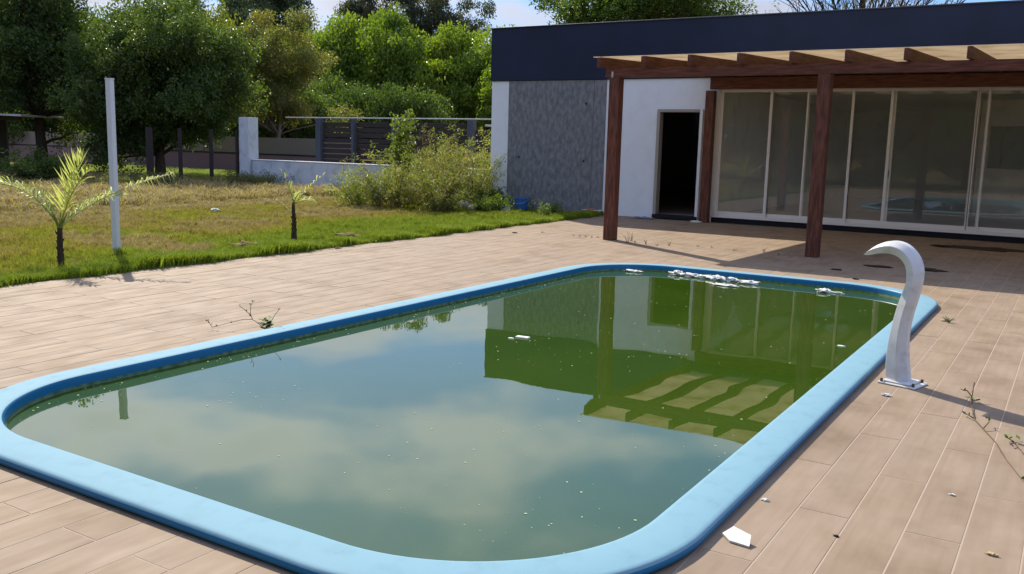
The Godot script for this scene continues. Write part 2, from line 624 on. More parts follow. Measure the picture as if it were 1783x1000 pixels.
func flat_polygon(pts: Array, y: float) -> ArrayMesh:
	var b := MB.new()
	var poly := PackedVector2Array()
	for p in pts:
		if poly.size() == 0 or poly[poly.size() - 1].distance_to(p) > 0.001:
			poly.append(p)
	var idx := Geometry2D.triangulate_polygon(poly)
	for k in range(0, idx.size(), 3):
		b.tri(Vector3(poly[idx[k]].x, y, poly[idx[k]].y), Vector3(poly[idx[k + 1]].x, y, poly[idx[k + 1]].y), Vector3(poly[idx[k + 2]].x, y, poly[idx[k + 2]].y), Vector3.UP)
	return b.mesh()

func build_pool() -> void:
	var pool := thing("swimming_pool", "light blue fibreglass swimming pool with rounded corners set in the deck", "swimming pool", Vector3.ZERO)
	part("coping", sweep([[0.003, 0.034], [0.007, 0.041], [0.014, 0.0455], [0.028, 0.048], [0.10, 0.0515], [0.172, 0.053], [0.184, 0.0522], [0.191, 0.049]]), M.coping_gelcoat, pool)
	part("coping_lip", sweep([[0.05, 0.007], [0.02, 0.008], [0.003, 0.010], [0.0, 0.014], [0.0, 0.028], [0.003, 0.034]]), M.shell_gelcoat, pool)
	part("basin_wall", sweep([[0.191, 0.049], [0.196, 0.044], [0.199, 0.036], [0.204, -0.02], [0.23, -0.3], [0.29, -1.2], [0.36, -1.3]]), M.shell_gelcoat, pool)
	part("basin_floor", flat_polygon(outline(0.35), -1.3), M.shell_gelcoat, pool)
	var scum := part("scum_line", sweep([[0.2026, 0.001], [0.2044, -0.016], [0.2060, -0.0176]]), M.scum, pool)
	scum.set_meta("label", "pale green scum line on the pool wall at the water level")
	var w := struct("pool_water", flat_polygon(outline(0.2032), WATER_Y), M.green_water)
	tag(w, "murky green algae water filling the pool", "water")

func lump(sd: int, s: Vector3, rough := 0.3) -> ArrayMesh:
	# a small irregular chunk from a displaced, squashed sphere
	var b := MB.new()
	var nz := noise(sd, 1.3, 2)
	var rows := 10
	var cols := 16
	var grid := []
	for i in rows + 1:
		var row := []
		for j in cols:
			var a := PI * i / rows
			var t := TAU * j / cols
			var d := Vector3(sin(a) * cos(t), cos(a), sin(a) * sin(t))
			var k := 1.0 + rough * (1.5 * nz.get_noise_3d(d.x * 1.3 + sd, d.y * 1.3, d.z * 1.3) + 0.5 * nz.get_noise_3d(d.x * 4.0, d.y * 4.0 + sd, d.z * 4.0))
			row.append(d * k * s * 0.5)
		grid.append(row)
	var norm := []
	for i in rows + 1:
		var row := []
		for j in cols:
			var e: Vector3 = grid[i][(j + 1) % cols] - grid[i][(j + cols - 1) % cols]
			var f: Vector3 = grid[mini(i + 1, rows)][j] - grid[maxi(i - 1, 0)][j]
			var nn := e.cross(f)
			if nn.length() < 1e-9:
				nn = Vector3(0, 1.0 if i == 0 else -1.0, 0)
			nn = nn.normalized()
			if nn.dot(grid[i][j] / s) < 0.0:
				nn = -nn
			row.append(nn)
		norm.append(row)
	for i in rows:
		for j in cols:
			var j2 := (j + 1) % cols
			b.tris([grid[i][j], grid[i][j2], grid[i + 1][j2]], [norm[i][j], norm[i][j2], norm[i + 1][j2]])
			b.tris([grid[i][j], grid[i + 1][j2], grid[i + 1][j]], [norm[i][j], norm[i + 1][j2], norm[i + 1][j]])
	return b.mesh()

func build_floaters() -> void:
	var foams := [
		[-4.28, -9.56, 0.20, 0.05, 0.08, "long thin white foam sliver floating alone by the far left pool corner"],
		[-3.80, -9.68, 0.16, 0.10, 0.13, "leftmost white foam chunk of the floating row at the far pool wall"],
		[-3.64, -9.66, 0.20, 0.07, 0.10, "second white foam chunk from the left in the floating row"],
		[-3.47, -9.64, 0.18, 0.08, 0.10, "third white foam chunk from the left in the floating row"],
		[-3.31, -9.60, 0.20, 0.10, 0.14, "tallest white foam chunk in the middle of the floating row"],
		[-3.15, -9.62, 0.16, 0.08, 0.11, "white foam chunk just right of the tallest one in the floating row"],
		[-2.95, -9.56, 0.25, 0.07, 0.12, "rightmost white foam chunk of the floating row at the far pool wall"],
		[-3.08, -9.24, 0.28, 0.04, 0.09, "flat white foam strip floating in front of the foam row"],
		[-2.14, -9.50, 0.15, 0.08, 0.11, "round white foam lump floating near the far right pool corner"],
		[-2.02, -9.54, 0.12, 0.03, 0.06, "small flat foam flake beside the round lump at the far right corner"],
	]
	for i in foams.size():
		var f: Array = foams[i]
		solo("foam_chunk", lump(200 + i * 7, Vector3(f[2], f[3] * 0.65, f[4]), 0.55), M.foam_white, f[5], "foam", Vector3(f[0], WATER_Y + f[3] * 0.14, f[1]), "white foam floating at the far end of the pool")
	var b := MB.new()
	b.box(Vector3.ZERO, Vector3(0.105, 0.012, 0.05), 0.004, Basis(Vector3.UP, 0.1))
	solo("floating_chip", b.mesh(), M.foam_white, "white rectangular chip floating in the middle of the pool", "debris", Vector3(-3.41, WATER_Y + 0.003, -5.68), "chips on the water")
	solo("floating_chip", lump(301, Vector3(0.05, 0.012, 0.025), 0.3), M.foam_white, "tiny pale chip floating left of the white rectangular chip", "debris", Vector3(-3.46, WATER_Y + 0.002, -5.60), "chips on the water")
	solo("floating_chip", lump(302, Vector3(0.06, 0.01, 0.03), 0.3), M.foam_white, "small pale chip floating near the right pool edge below the cascade spout", "debris", Vector3(-1.40, WATER_Y + 0.002, -6.91), "chips on the water")
	# specks of pollen and dust, beyond counting
	var q := MB.new()
	q.box(Vector3.ZERO, Vector3(0.0055, 0.0015, 0.004), 0.0)
	var mm := MultiMesh.new()
	mm.transform_format = MultiMesh.TRANSFORM_3D
	mm.mesh = q.mesh()
	var pts := []
	var inner := PackedVector2Array(outline(0.23))
	var r := RandomNumberGenerator.new()
	r.seed = 5
	var nz := noise(6, 0.6, 3)
	while pts.size() < 760:
		var p := Vector2(r.randf_range(-4.7, -1.2), r.randf_range(-9.8, -2.2))
		if pts.size() % 4 == 0:
			p.x = -4.66 + absf(r.randfn()) * 0.10
		if Geometry2D.is_point_in_polygon(p, inner) and nz.get_noise_2d(p.x, p.y) + r.randf_range(-0.4, 0.4) > 0.0:
			pts.append(p)
	mm.instance_count = pts.size()
	for i in pts.size():
		var s := 0.4 + 1.6 * pow(r.randf(), 2.5)
		mm.set_instance_transform(i, Transform3D(Basis(Vector3.UP, r.randf() * TAU).scaled(Vector3(s, s, s)), Vector3(pts[i].x, WATER_Y + 0.0005, pts[i].y)))
	var o := MultiMeshInstance3D.new()
	o.name = "floating_specks"
	o.multimesh = mm
	o.material_override = M.speck
	add_child(o)
	tag(o, "pale specks of dust and pollen scattered over the pool water", "specks", "", "stuff")

# ------------------------------------------------------------------ house
func build_house() -> void:
	var h := thing("house", "flat roofed white house with navy fascia, grey cement panel and glass doors", "house", Vector3(0, 0, WALL_Z))
	var xl := -11.16
	var xr := 6.2
	var dep := 12.0  # unseen depth stretched so the recess behind the glass goes dark
	var top := 2.73
	# front wall pieces (front face at local z = 0)
	var wt := 0.15
	boxpart("wall", Vector3((xl - 10.72) / 2, top / 2, -wt / 2), Vector3(-10.72 - xl, top, wt), M.white_paint, h)
	boxpart("wall", Vector3((-10.72 - 7.24) / 2, top / 2, -wt / 2), Vector3(10.72 - 7.24, top, wt), M.white_paint, h)
	boxpart("wall", Vector3((-7.24 - 6.30) / 2, (2.14 + top) / 2, -wt / 2), Vector3(0.94, top - 2.14, wt), M.white_paint, h)
	boxpart("wall", Vector3((-6.30 - 6.05) / 2, top / 2, -wt / 2), Vector3(0.25, top, wt), M.white_paint, h)
	boxpart("wall", Vector3((-6.05 + xr) / 2, (2.56 + top) / 2, -wt / 2), Vector3(xr + 6.05, top - 2.56, wt), M.white_paint, h)
	boxpart("wall", Vector3(xr - 0.2, 1.28, -wt / 2), Vector3(0.4, 2.56, wt), M.white_paint, h)
	# side and rear walls
	boxpart("wall", Vector3(xl + wt / 2, top / 2, -wt - (dep - wt) / 2), Vector3(wt, top, dep - wt), M.white_paint, h)
	boxpart("wall", Vector3(xr - wt / 2, top / 2, -wt - (dep - wt) / 2), Vector3(wt, top, dep - wt), M.white_paint, h)
	boxpart("wall", Vector3((xl + xr) / 2, top / 2, -dep - wt / 2), Vector3(xr - xl, top, wt), M.white_paint, h)
	# cement panels over the left half, three boards with a fine joint and screw holes
	var px0 := -10.72
	var px1 := -8.38
	var cut := [px0, -8.66, px1]
	for i in 2:
		var cl := boxpart("cladding_panel", Vector3((cut[i] + cut[i + 1]) / 2, top / 2, 0.008), Vector3(cut[i + 1] - cut[i] - 0.006, top - 0.01, 0.016), M.cement_cladding, h, 0.003)
		cl.set_meta("label", "rough grey cement panel")
	for s in [[-10.42, 1.12], [-8.85, 1.08], [-8.83, 2.25]]:
		var b := MB.new()
		b.tube([Vector3(0, 0, 0), Vector3(0, 0, 0.006)], [0.022, 0.02], 8)
		part("fixing_hole", b.mesh(), M.plinth_dark, h, Vector3(s[0], s[1], 0.0165))
	# fascia
	var fx := [xl - 0.02, xr + 0.02]
	for i in fx.size() - 1:
		boxpart("fascia", Vector3((fx[i] + fx[i + 1]) / 2, (2.735 + 3.83) / 2, -0.02), Vector3(fx[i + 1] - fx[i] - 0.005, 3.83 - 2.735, 0.12), M.navy_fascia, h, 0.003)
	boxpart("fascia", Vector3(xl + 0.04, (2.735 + 3.83) / 2, -0.085 - (dep - 0.1) / 2), Vector3(0.12, 3.83 - 2.735, dep - 0.1), M.navy_fascia, h)
	boxpart("fascia", Vector3(xr - 0.04, (2.735 + 3.83) / 2, -0.085 - (dep - 0.1) / 2), Vector3(0.12, 3.83 - 2.735, dep - 0.1), M.navy_fascia, h)
	boxpart("fascia", Vector3((xl + xr) / 2, (2.735 + 3.83) / 2, -dep - 0.06), Vector3(xr - xl, 3.83 - 2.735, 0.12), M.navy_fascia, h)
	boxpart("coping_flashing", Vector3((xl + xr) / 2, 3.842, -0.02), Vector3(xr - xl + 0.08, 0.022, 0.17), M.flashing, h)
	boxpart("coping_flashing", Vector3(xl + 0.04, 3.842, -0.107 - dep / 2), Vector3(0.17, 0.022, dep), M.flashing, h)
	boxpart("roof", Vector3((xl + xr) / 2, 2.85, -dep / 2 - 0.04), Vector3(xr - xl - 0.26, 0.2, dep - 0.2), M.roof_membrane, h)
	# interior
	var zf := -wt
	boxpart("floor", Vector3((xl + xr) / 2, 0.045, -dep / 2 - 0.1), Vector3(xr - xl - 0.32, 0.09, dep - 0.22), M.interior_floor, h)
	boxpart("ceiling", Vector3((xl + xr) / 2, 2.66, -dep / 2 - 0.07), Vector3(xr - xl - 0.32, 0.10, dep - 0.18), M.white_paint, h)
	boxpart("partition", Vector3(-6.13, 1.35, -dep / 2 - 0.08), Vector3(0.12, 2.50, dep - 0.2), M.interior_paint, h)
	# rear of the living room: dark recess on the left, painted wall with an unlit hatch on the right
	boxpart("partition", Vector3(-2.10, 1.35, -8.5), Vector3(0.12, 2.50, 6.5), M.interior_paint, h)  # divider added to keep the recess darker
	boxpart("partition", Vector3((-2.04 + 6.0) / 2, 0.62, -5.3), Vector3(8.0, 1.04, 0.12), M.interior_paint, h)
	boxpart("partition", Vector3((-2.04 + 6.0) / 2, 2.31, -5.3), Vector3(8.0, 0.56, 0.12), M.interior_paint, h)
	boxpart("partition", Vector3(-1.92, 1.585, -5.3), Vector3(0.22, 0.88, 0.12), M.interior_paint, h)
	boxpart("partition", Vector3(4.5, 1.585, -5.3), Vector3(2.8, 0.88, 0.12), M.interior_paint, h)
	boxpart("partition", Vector3(-4.1, 1.35, -11.85), Vector3(3.9, 2.50, 0.1), M.interior_paint, h)
	boxpart("partition", Vector3(2.0, 1.35, -11.85), Vector3(8.0, 2.50, 0.1), M.interior_paint, h)
	# door casing
	var fr := boxpart("door_frame", Vector3(-7.205, 1.08, -0.02), Vector3(0.065, 2.12, 0.17), M.door_casing, h)
	boxpart("jamb", Vector3(0.875, 0, 0), Vector3(0.06, 2.12, 0.17), M.white_paint, fr)
	boxpart("head", Vector3(0.438, 1.0325, 0), Vector3(0.81, 0.055, 0.17), M.door_casing, fr)
	boxpart("threshold", Vector3(-6.77, 0.055, 0.0), Vector3(0.92, 0.07, 0.22), M.plinth_dark, h)
	# plinth and glass doors
	boxpart("plinth", Vector3((-6.05 + 5.8) / 2, 0.05, -0.09), Vector3(11.85, 0.10, 0.14), M.plinth_dark, h)
	var rail := boxpart("track", Vector3((-6.05 + 5.8) / 2, 0.125, -0.06), Vector3(11.85, 0.05, 0.15), M.aluminium_white, h)
	rail.set_meta("label", "long white bottom track of the sliding doors")
	boxpart("track", Vector3((-6.05 + 5.8) / 2, 2.53, -0.06), Vector3(11.85, 0.06, 0.15), M.aluminium_white, h)
	boxpart("jamb", Vector3(-6.015, 1.325, -0.06), Vector3(0.07, 2.34, 0.13), M.aluminium_white, h)
	# each leaf: x0, x1, left stile, right stile, track
	var leaves := [[-5.98, -5.00, 0.05, 0.05, 0], [-5.04, -4.34, 0.03, 0.05, 1], [-4.38, -3.56, 0.03, 0.045, 0], [-3.60, -2.875, 0.03, 0.09, 1], [-2.965, -1.585, 0.05, 0.05, 0], [-1.48, -0.10, 0.05, 0.06, 1], [-0.16, 1.24, 0.05, 0.05, 0], [1.20, 2.60, 0.05, 0.06, 1], [2.55, 4.0, 0.05, 0.05, 0], [3.95, 5.75, 0.05, 0.06, 1]]
	leaves.append([-1.62, -1.44, 0.02, 0.02, 0])
	for l in leaves:
		var zc: float = -0.03 if l[4] == 0 else -0.075
		var w: float = l[1] - l[0]
		var y0 := 0.152
		var y1 := 2.498
		var b := MB.new()
		var ox: float = -w / 2
		b.box(Vector3(ox + l[2] / 2, 0, 0), Vector3(l[2], y1 - y0, 0.035), 0.003)
		b.box(Vector3(-ox - l[3] / 2, 0, 0), Vector3(l[3], y1 - y0, 0.035), 0.003)
		var mid: float = (l[2] - l[3]) / 2
		b.box(Vector3(mid, -(y1 - y0) / 2 + 0.035, 0), Vector3(w - l[2] - l[3], 0.07, 0.033), 0.003)
		b.box(Vector3(mid, (y1 - y0) / 2 - 0.02, 0), Vector3(w - l[2] - l[3], 0.04, 0.033), 0.003)
		var f := part("sliding_door", b.mesh(), M.aluminium_white, h, Vector3((l[0] + l[1]) / 2, (y0 + y1) / 2, zc))
		var pw: float = w - l[2] - l[3]
		boxpart("pane", Vector3(mid, 0.015, 0), Vector3(pw + 0.01, y1 - y0 - 0.10, 0.006), M.door_glass, f, 0.0)
		if l[3] >= 0.09:
			boxpart("lock", Vector3(-ox - 0.035, -0.28, 0.021), Vector3(0.022, 0.13, 0.012), M.lock_dark, f)

# ------------------------------------------------------------------ pergola
func beam_mesh(s: Vector3) -> ArrayMesh:
	# a squared timber whose grain runs along its longest side
	var b := MB.new()
	b.box(Vector3.ZERO, s, 0.006)
	var ax := s.max_axis_index()
	for i in b.v.size():
		var p := b.v[i]
		var o1 := p[(ax + 1) % 3]
		var o2 := p[(ax + 2) % 3]
		b.uv[i] = Vector2((o1 + o2 * 0.7) * 2.0, p[ax] * 0.5)
	return b.mesh()

func build_pergola() -> void:
	var p := thing("pergola", "dark reddish brown timber pergola with pale roof sheets in front of the house", "pergola", Vector3.ZERO)
	for x in [-6.01, -3.0, 0.02, 3.05, 6.06]:
		part("post", beam_mesh(Vector3(0.165, 2.40, 0.165)), M.stained_timber, p, Vector3(x, 1.20, -12.5))
	var wp := part("post", beam_mesh(Vector3(0.165, 2.48, 0.15)), M.stained_timber, p, Vector3(-6.13, 1.24, -16.86))
	wp.set_meta("label", "rear post against the house wall beside the doorway")
	part("front_beam", beam_mesh(Vector3(12.42, 0.135, 0.09)), M.stained_timber, p, Vector3(0.04, 2.468, -12.5))
	part("rear_beam", beam_mesh(Vector3(12.3, 0.215, 0.09)), M.stained_timber, p, Vector3(0.0, 2.612, -16.87))
	var n := 18
	for i in n:
		var x := -6.22 + 0.701 * i
		var rf := part("rafter", beam_mesh(Vector3(0.055, 0.15, 4.52)), M.stained_timber, p, Vector3(x, 2.706, -14.56))
		rf.rotation.x = 0.0424
	for i in n - 1:
		var x := -6.22 + 0.701 * (i + 0.5)
		var sh := boxpart("roof_sheet", Vector3(x, 2.789, -14.635), Vector3(0.697, 0.008, 4.60), M.roof_sheet, p, 0.0)
		sh.rotation.x = 0.0424
	var edge := boxpart("roof_sheet", Vector3(-6.22 - 0.055, 2.789, -14.635), Vector3(0.10, 0.008, 4.60), M.roof_sheet, p, 0.0)
	edge.rotation.x = 0.0424
	# nail plate on the first post head
	boxpart("bracket", Vector3(-6.06, 2.44, -12.452), Vector3(0.03, 0.09, 0.006), M.rail_metal, p, 0.001)

# ------------------------------------------------------------------ cascade
func build_cascade() -> void:
	var c := thing("pool_cascade", "white curved fibreglass cascade spout arching over the right pool edge", "pool cascade", Vector3(-0.84, 0, -5.93))
	# centre line (x, y), half thickness in profile, half width across
	var rows := [
		[-0.843, 0.004, 0.070, 0.075], [-0.848, 0.05, 0.067, 0.073], [-0.858, 0.14, 0.062, 0.070], [-0.862, 0.23, 0.056, 0.068], [-0.858, 0.33, 0.049, 0.066], [-0.843, 0.44, 0.046, 0.066],
		[-0.820, 0.54, 0.044, 0.067], [-0.803, 0.62, 0.040, 0.070], [-0.801, 0.69, 0.042, 0.073], [-0.818, 0.752, 0.042, 0.076], [-0.855, 0.800, 0.042, 0.078], [-0.905, 0.828, 0.042, 0.079], [-0.960, 0.834, 0.038, 0.079], [-1.015, 0.822, 0.030, 0.078], [-1.062, 0.803, 0.020, 0.076], [-1.103, 0.777, 0.007, 0.073]]
	var fine := []
	for i in rows.size() - 1:
		var a: Array = rows[maxi(i - 1, 0)]
		var d: Array = rows[mini(i + 2, rows.size() - 1)]
		for k in 4:
			var row := []
			for c4 in 4:
				row.append(cubic_interpolate(rows[i][c4], rows[i + 1][c4], a[c4], d[c4], k / 4.0))
			fine.append(row)
	fine.append(rows[rows.size() - 1])
	rows = fine
	var b := MB.new()
	# cross-section: a rounded outer back, a ridge along each flank, a flat inner face
	var sect := [Vector2(0.92, -0.42), Vector2(1.0, -0.30), Vector2(1.0, 0.30), Vector2(0.92, 0.42), Vector2(0.34, 0.95), Vector2(0.26, 1.0), Vector2(0.16, 0.99), Vector2(-0.94, 0.62), Vector2(-1.0, 0.54), Vector2(-1.0, -0.54), Vector2(-0.94, -0.62), Vector2(0.16, -0.99), Vector2(0.26, -1.0), Vector2(0.34, -0.95)]
	var sides := sect.size()
	var rings := []
	var norms := []
	for i in rows.size():
		var a := Vector3(rows[maxi(i - 1, 0)][0], rows[maxi(i - 1, 0)][1], 0)
		var e := Vector3(rows[mini(i + 1, rows.size() - 1)][0], rows[mini(i + 1, rows.size() - 1)][1], 0)
		var t := (e - a).normalized()
		var out := Vector3(t.y, -t.x, 0) # back / outer side
		var ring := []
		var norm := []
		for q in sect:
			ring.append(Vector3(rows[i][0], rows[i][1], 0) + out * q.x * rows[i][2] + Vector3(0, 0, q.y * rows[i][3]) - Vector3(-0.84, 0, 0))
		for k in sides:
			var q: Vector2 = sect[k]
			var q2: Vector2 = sect[(k + 1) % sides]
			var e2 := Vector2((q2.x - q.x) * rows[i][2], (q2.y - q.y) * rows[i][3])
			norm.append((out * e2.y - Vector3(0, 0, e2.x)).normalized())
		rings.append(ring)
		norms.append(norm)
	for i in rows.size() - 1:
		for k in sides:
			var k2 := (k + 1) % sides
			b.tris([rings[i][k], rings[i][k2], rings[i + 1][k2]], [norms[i][k], norms[i][k], norms[i + 1][k]])
			b.tris([rings[i][k], rings[i + 1][k2], rings[i + 1][k]], [norms[i][k], norms[i + 1][k], norms[i + 1][k]])
	var last := rows.size() - 1
	for k in sides:
		var cen := Vector3(rows[last][0] + 0.84, rows[last][1], 0)
		b.tri(cen, rings[last][k], rings[last][(k + 1) % sides], Vector3(-1, -0.5, 0))
	var sp := part("spout", b.mesh(), M.cascade_white, c)
	sp.rotation.y = -0.25
	var base := MB.new()
	base.box(Vector3(0.02, 0.006, 0.0), Vector3(0.23, 0.012, 0.20), 0.004)
	base.box(Vector3(0.015, 0.019, 0.0), Vector3(0.17, 0.014, 0.165), 0.006)
	var bp := part("base_plate", base.mesh(), M.cascade_white, c)
	bp.rotation.y = -0.25
	var bolt := MB.new()
	bolt.tube([Vector3.ZERO, Vector3(0, 0.02, 0)], [0.009, 0.008], 8)
	for q in [Vector3(0.115, 0.012, 0.075), Vector3(-0.075, 0.012, 0.085), Vector3(0.105, 0.012, -0.08)]:
		part("bolt", bolt.mesh(), M.lock_dark, c, Basis(Vector3.UP, -0.25) * q)

# ------------------------------------------------------------------ vegetation
func leaf_cluster(sd: int, count: int, spread: float, length: float, width: float, up := 0.4) -> ArrayMesh:
	var r := RandomNumberGenerator.new()
	r.seed = sd
	var b := MB.new()
	for i in count:
		var d := Vector3(r.randfn(), r.randfn(), r.randfn()).normalized()
		var c := d * spread * pow(r.randf(), 0.5)
		var nrm := (Vector3(r.randfn(), r.randfn(), r.randfn()) + Vector3(0, up * 2.0, 0)).normalized()
		var ax := (d * 0.8 + Vector3(r.randfn(), r.randfn() - 0.3, r.randfn()) * 0.6)
		ax = (ax - nrm * ax.dot(nrm)).normalized()
		var sd2 := nrm.cross(ax)
		var l := length * r.randf_range(0.7, 1.25)
		var w := width * r.randf_range(0.8, 1.2)
		var a := c - ax * l * 0.5
		var tip := c + ax * l * 0.5 - nrm * l * 0.08
		var p1 := c + sd2 * w * 0.5 + nrm * w * 0.12 - ax * l * 0.06
		var p2 := c - sd2 * w * 0.5 + nrm * w * 0.12 - ax * l * 0.06
		b.tri(a, p1, tip, nrm)
		b.tri(a, tip, p2, nrm)
	return b.mesh()

var clusters := {}

func crown(called: String, mesh: Mesh, mater: Material, parent: Node, xf: Array, cols: Array) -> MultiMeshInstance3D:
	var mm := MultiMesh.new()
	mm.transform_format = MultiMesh.TRANSFORM_3D
	mm.use_colors = true
	mm.mesh = mesh
	mm.instance_count = xf.size()
	for i in xf.size():
		mm.set_instance_transform(i, xf[i])
		mm.set_instance_color(i, cols[i])
	var o := MultiMeshInstance3D.new()
	o.name = called
	o.multimesh = mm
	o.material_override = mater
	parent.add_child(o, true)
	o.set_meta("kind", "stuff")
	return o

func rbasis(r: RandomNumberGenerator, s: float, tilt := 0.6) -> Basis:
	return (Basis(Vector3.UP, r.randf() * TAU) * Basis(Vector3.RIGHT, r.randf_range(-tilt, tilt))).scaled(Vector3(s, s, s))

func tree(d: Dictionary) -> void:
	var r := RandomNumberGenerator.new()
	r.seed = d.seed
	var t := thing(d.name, d.label, "tree", d.at, 0.0, d.get("group", ""))
	var h: float = d.h
	var low: float = d.low
	var cy := (h + low) * 0.5
	var hh := (h - low) * 0.5
	var cr: float = d.clump
	var lobes := noise(int(d.seed) * 13 + 5, 0.9, 2)
	var centres := []
	var tries := 0
	while centres.size() < d.clumps and tries < 4000:
		tries += 1
		var q := Vector3(r.randf_range(-1, 1), r.randf_range(-1, 1), r.randf_range(-1, 1))
		var l := q.length()
		if l > 1.0 or l < d.get("hollow", 0.35):
			continue
		var ql := q.normalized()
		q *= 1.0 + 0.75 * lobes.get_noise_3d(ql.x, ql.y, ql.z)
		var lean: float = d.get("lean", 0.0)
		var c := Vector3(q.x * (d.r - cr * 0.6) + lean * q.y * d.r, cy + q.y * (hh - cr * 0.45), q.z * (d.get("rz", d.r) - cr * 0.6))
		var ok := true
		for e in centres:
			if c.distance_to(e) < cr * d.get("apart", 0.75):
				ok = false
				break
		if ok:
			centres.append(c)
	var xf := []
	var cols := []
	for c in centres:
		var size := r.randf_range(0.7, 1.2) * cr
		var warm := r.randf()
		for k in d.per:
			var dir := Vector3(r.randfn(), r.randfn(), r.randfn()).normalized()
			var rad := size * pow(r.randf(), 0.42)
			var p: Vector3 = c + Vector3(dir.x, dir.y * 0.72, dir.z) * rad
			xf.append(Transform3D(rbasis(r, r.randf_range(0.75, 1.3) * d.get("ls", 1.0)), p))
			var mixv := clampf(warm * 0.6 + r.randf() * 0.5, 0.0, 1.0)
			var cc: Color = d.col.lerp(d.col2, mixv)
			var g := r.randf_range(0.8, 1.2)
			cols.append(Color(cc.r * g, cc.g * g, cc.b * g))
	# trunk and limbs
	var b := MB.new()
	var tr: float = d.trunk
	var stems: int = d.get("stems", 1)
	for s in stems:
		var off := Vector3(r.randf_range(-1, 1), 0, r.randf_range(-1, 1)) * (0.0 if stems == 1 else tr * 3.0)
		var bend: Vector3 = Vector3(r.randf_range(-1, 1), 0, r.randf_range(-1, 1)) * d.r * 0.18
		var pts := []
		var rad := []
		for k in 7:
			var f := k / 6.0
			pts.append(off + bend * f * f + Vector3(0, f * (cy + hh * 0.25), 0) + Vector3(r.randf_range(-1, 1), 0, r.randf_range(-1, 1)) * tr * 0.5 * f)
			rad.append(tr * (1.25 - 0.25 * minf(1.0, f * 6.0)) * (1.0 - 0.72 * f))
		b.tube(pts, rad, 8)
		for ci in centres.size():
			if ci % stems != s:
				continue
			var c: Vector3 = centres[ci]
			var f := clampf(0.25 + 0.55 * (c.y - low) / (h - low), 0.2, 0.9)
			var i0 := int(f * 6.0)
			var a: Vector3 = pts[i0]
			var m: Vector3 = a.lerp(c, 0.5) + Vector3(r.randf_range(-1, 1), r.randf_range(-0.2, 0.8), r.randf_range(-1, 1)) * cr * 0.3
			var rr: float = rad[i0] * d.get("limb", 0.42)
			b.tube([a, a.lerp(m, 0.5) + Vector3(0, cr * 0.06, 0), m, m.lerp(c, 0.6), c], [rr, rr * 0.8, rr * 0.6, rr * 0.4, rr * 0.2], 5, false)
			# twigs
			for w in d.get("twigs", 0):
				var dir := Vector3(r.randfn(), r.randfn() + 0.4, r.randfn()).normalized()
				var e := c + dir * cr * r.randf_range(0.6, 1.2)
				var mm := m.lerp(c, r.randf_range(0.3, 1.0))
				b.tube([mm, mm.lerp(e, 0.5) + Vector3(r.randfn(), r.randfn(), r.randfn()) * 0.06, e], [rr * 0.28, rr * 0.18, rr * 0.08], 4, false)
	part("trunk", b.mesh(), d.get("bark", M.bark), t)
	if xf.size():
		crown("crown", clusters[d.leaf], d.get("mat", M.leaf), t, xf, cols)

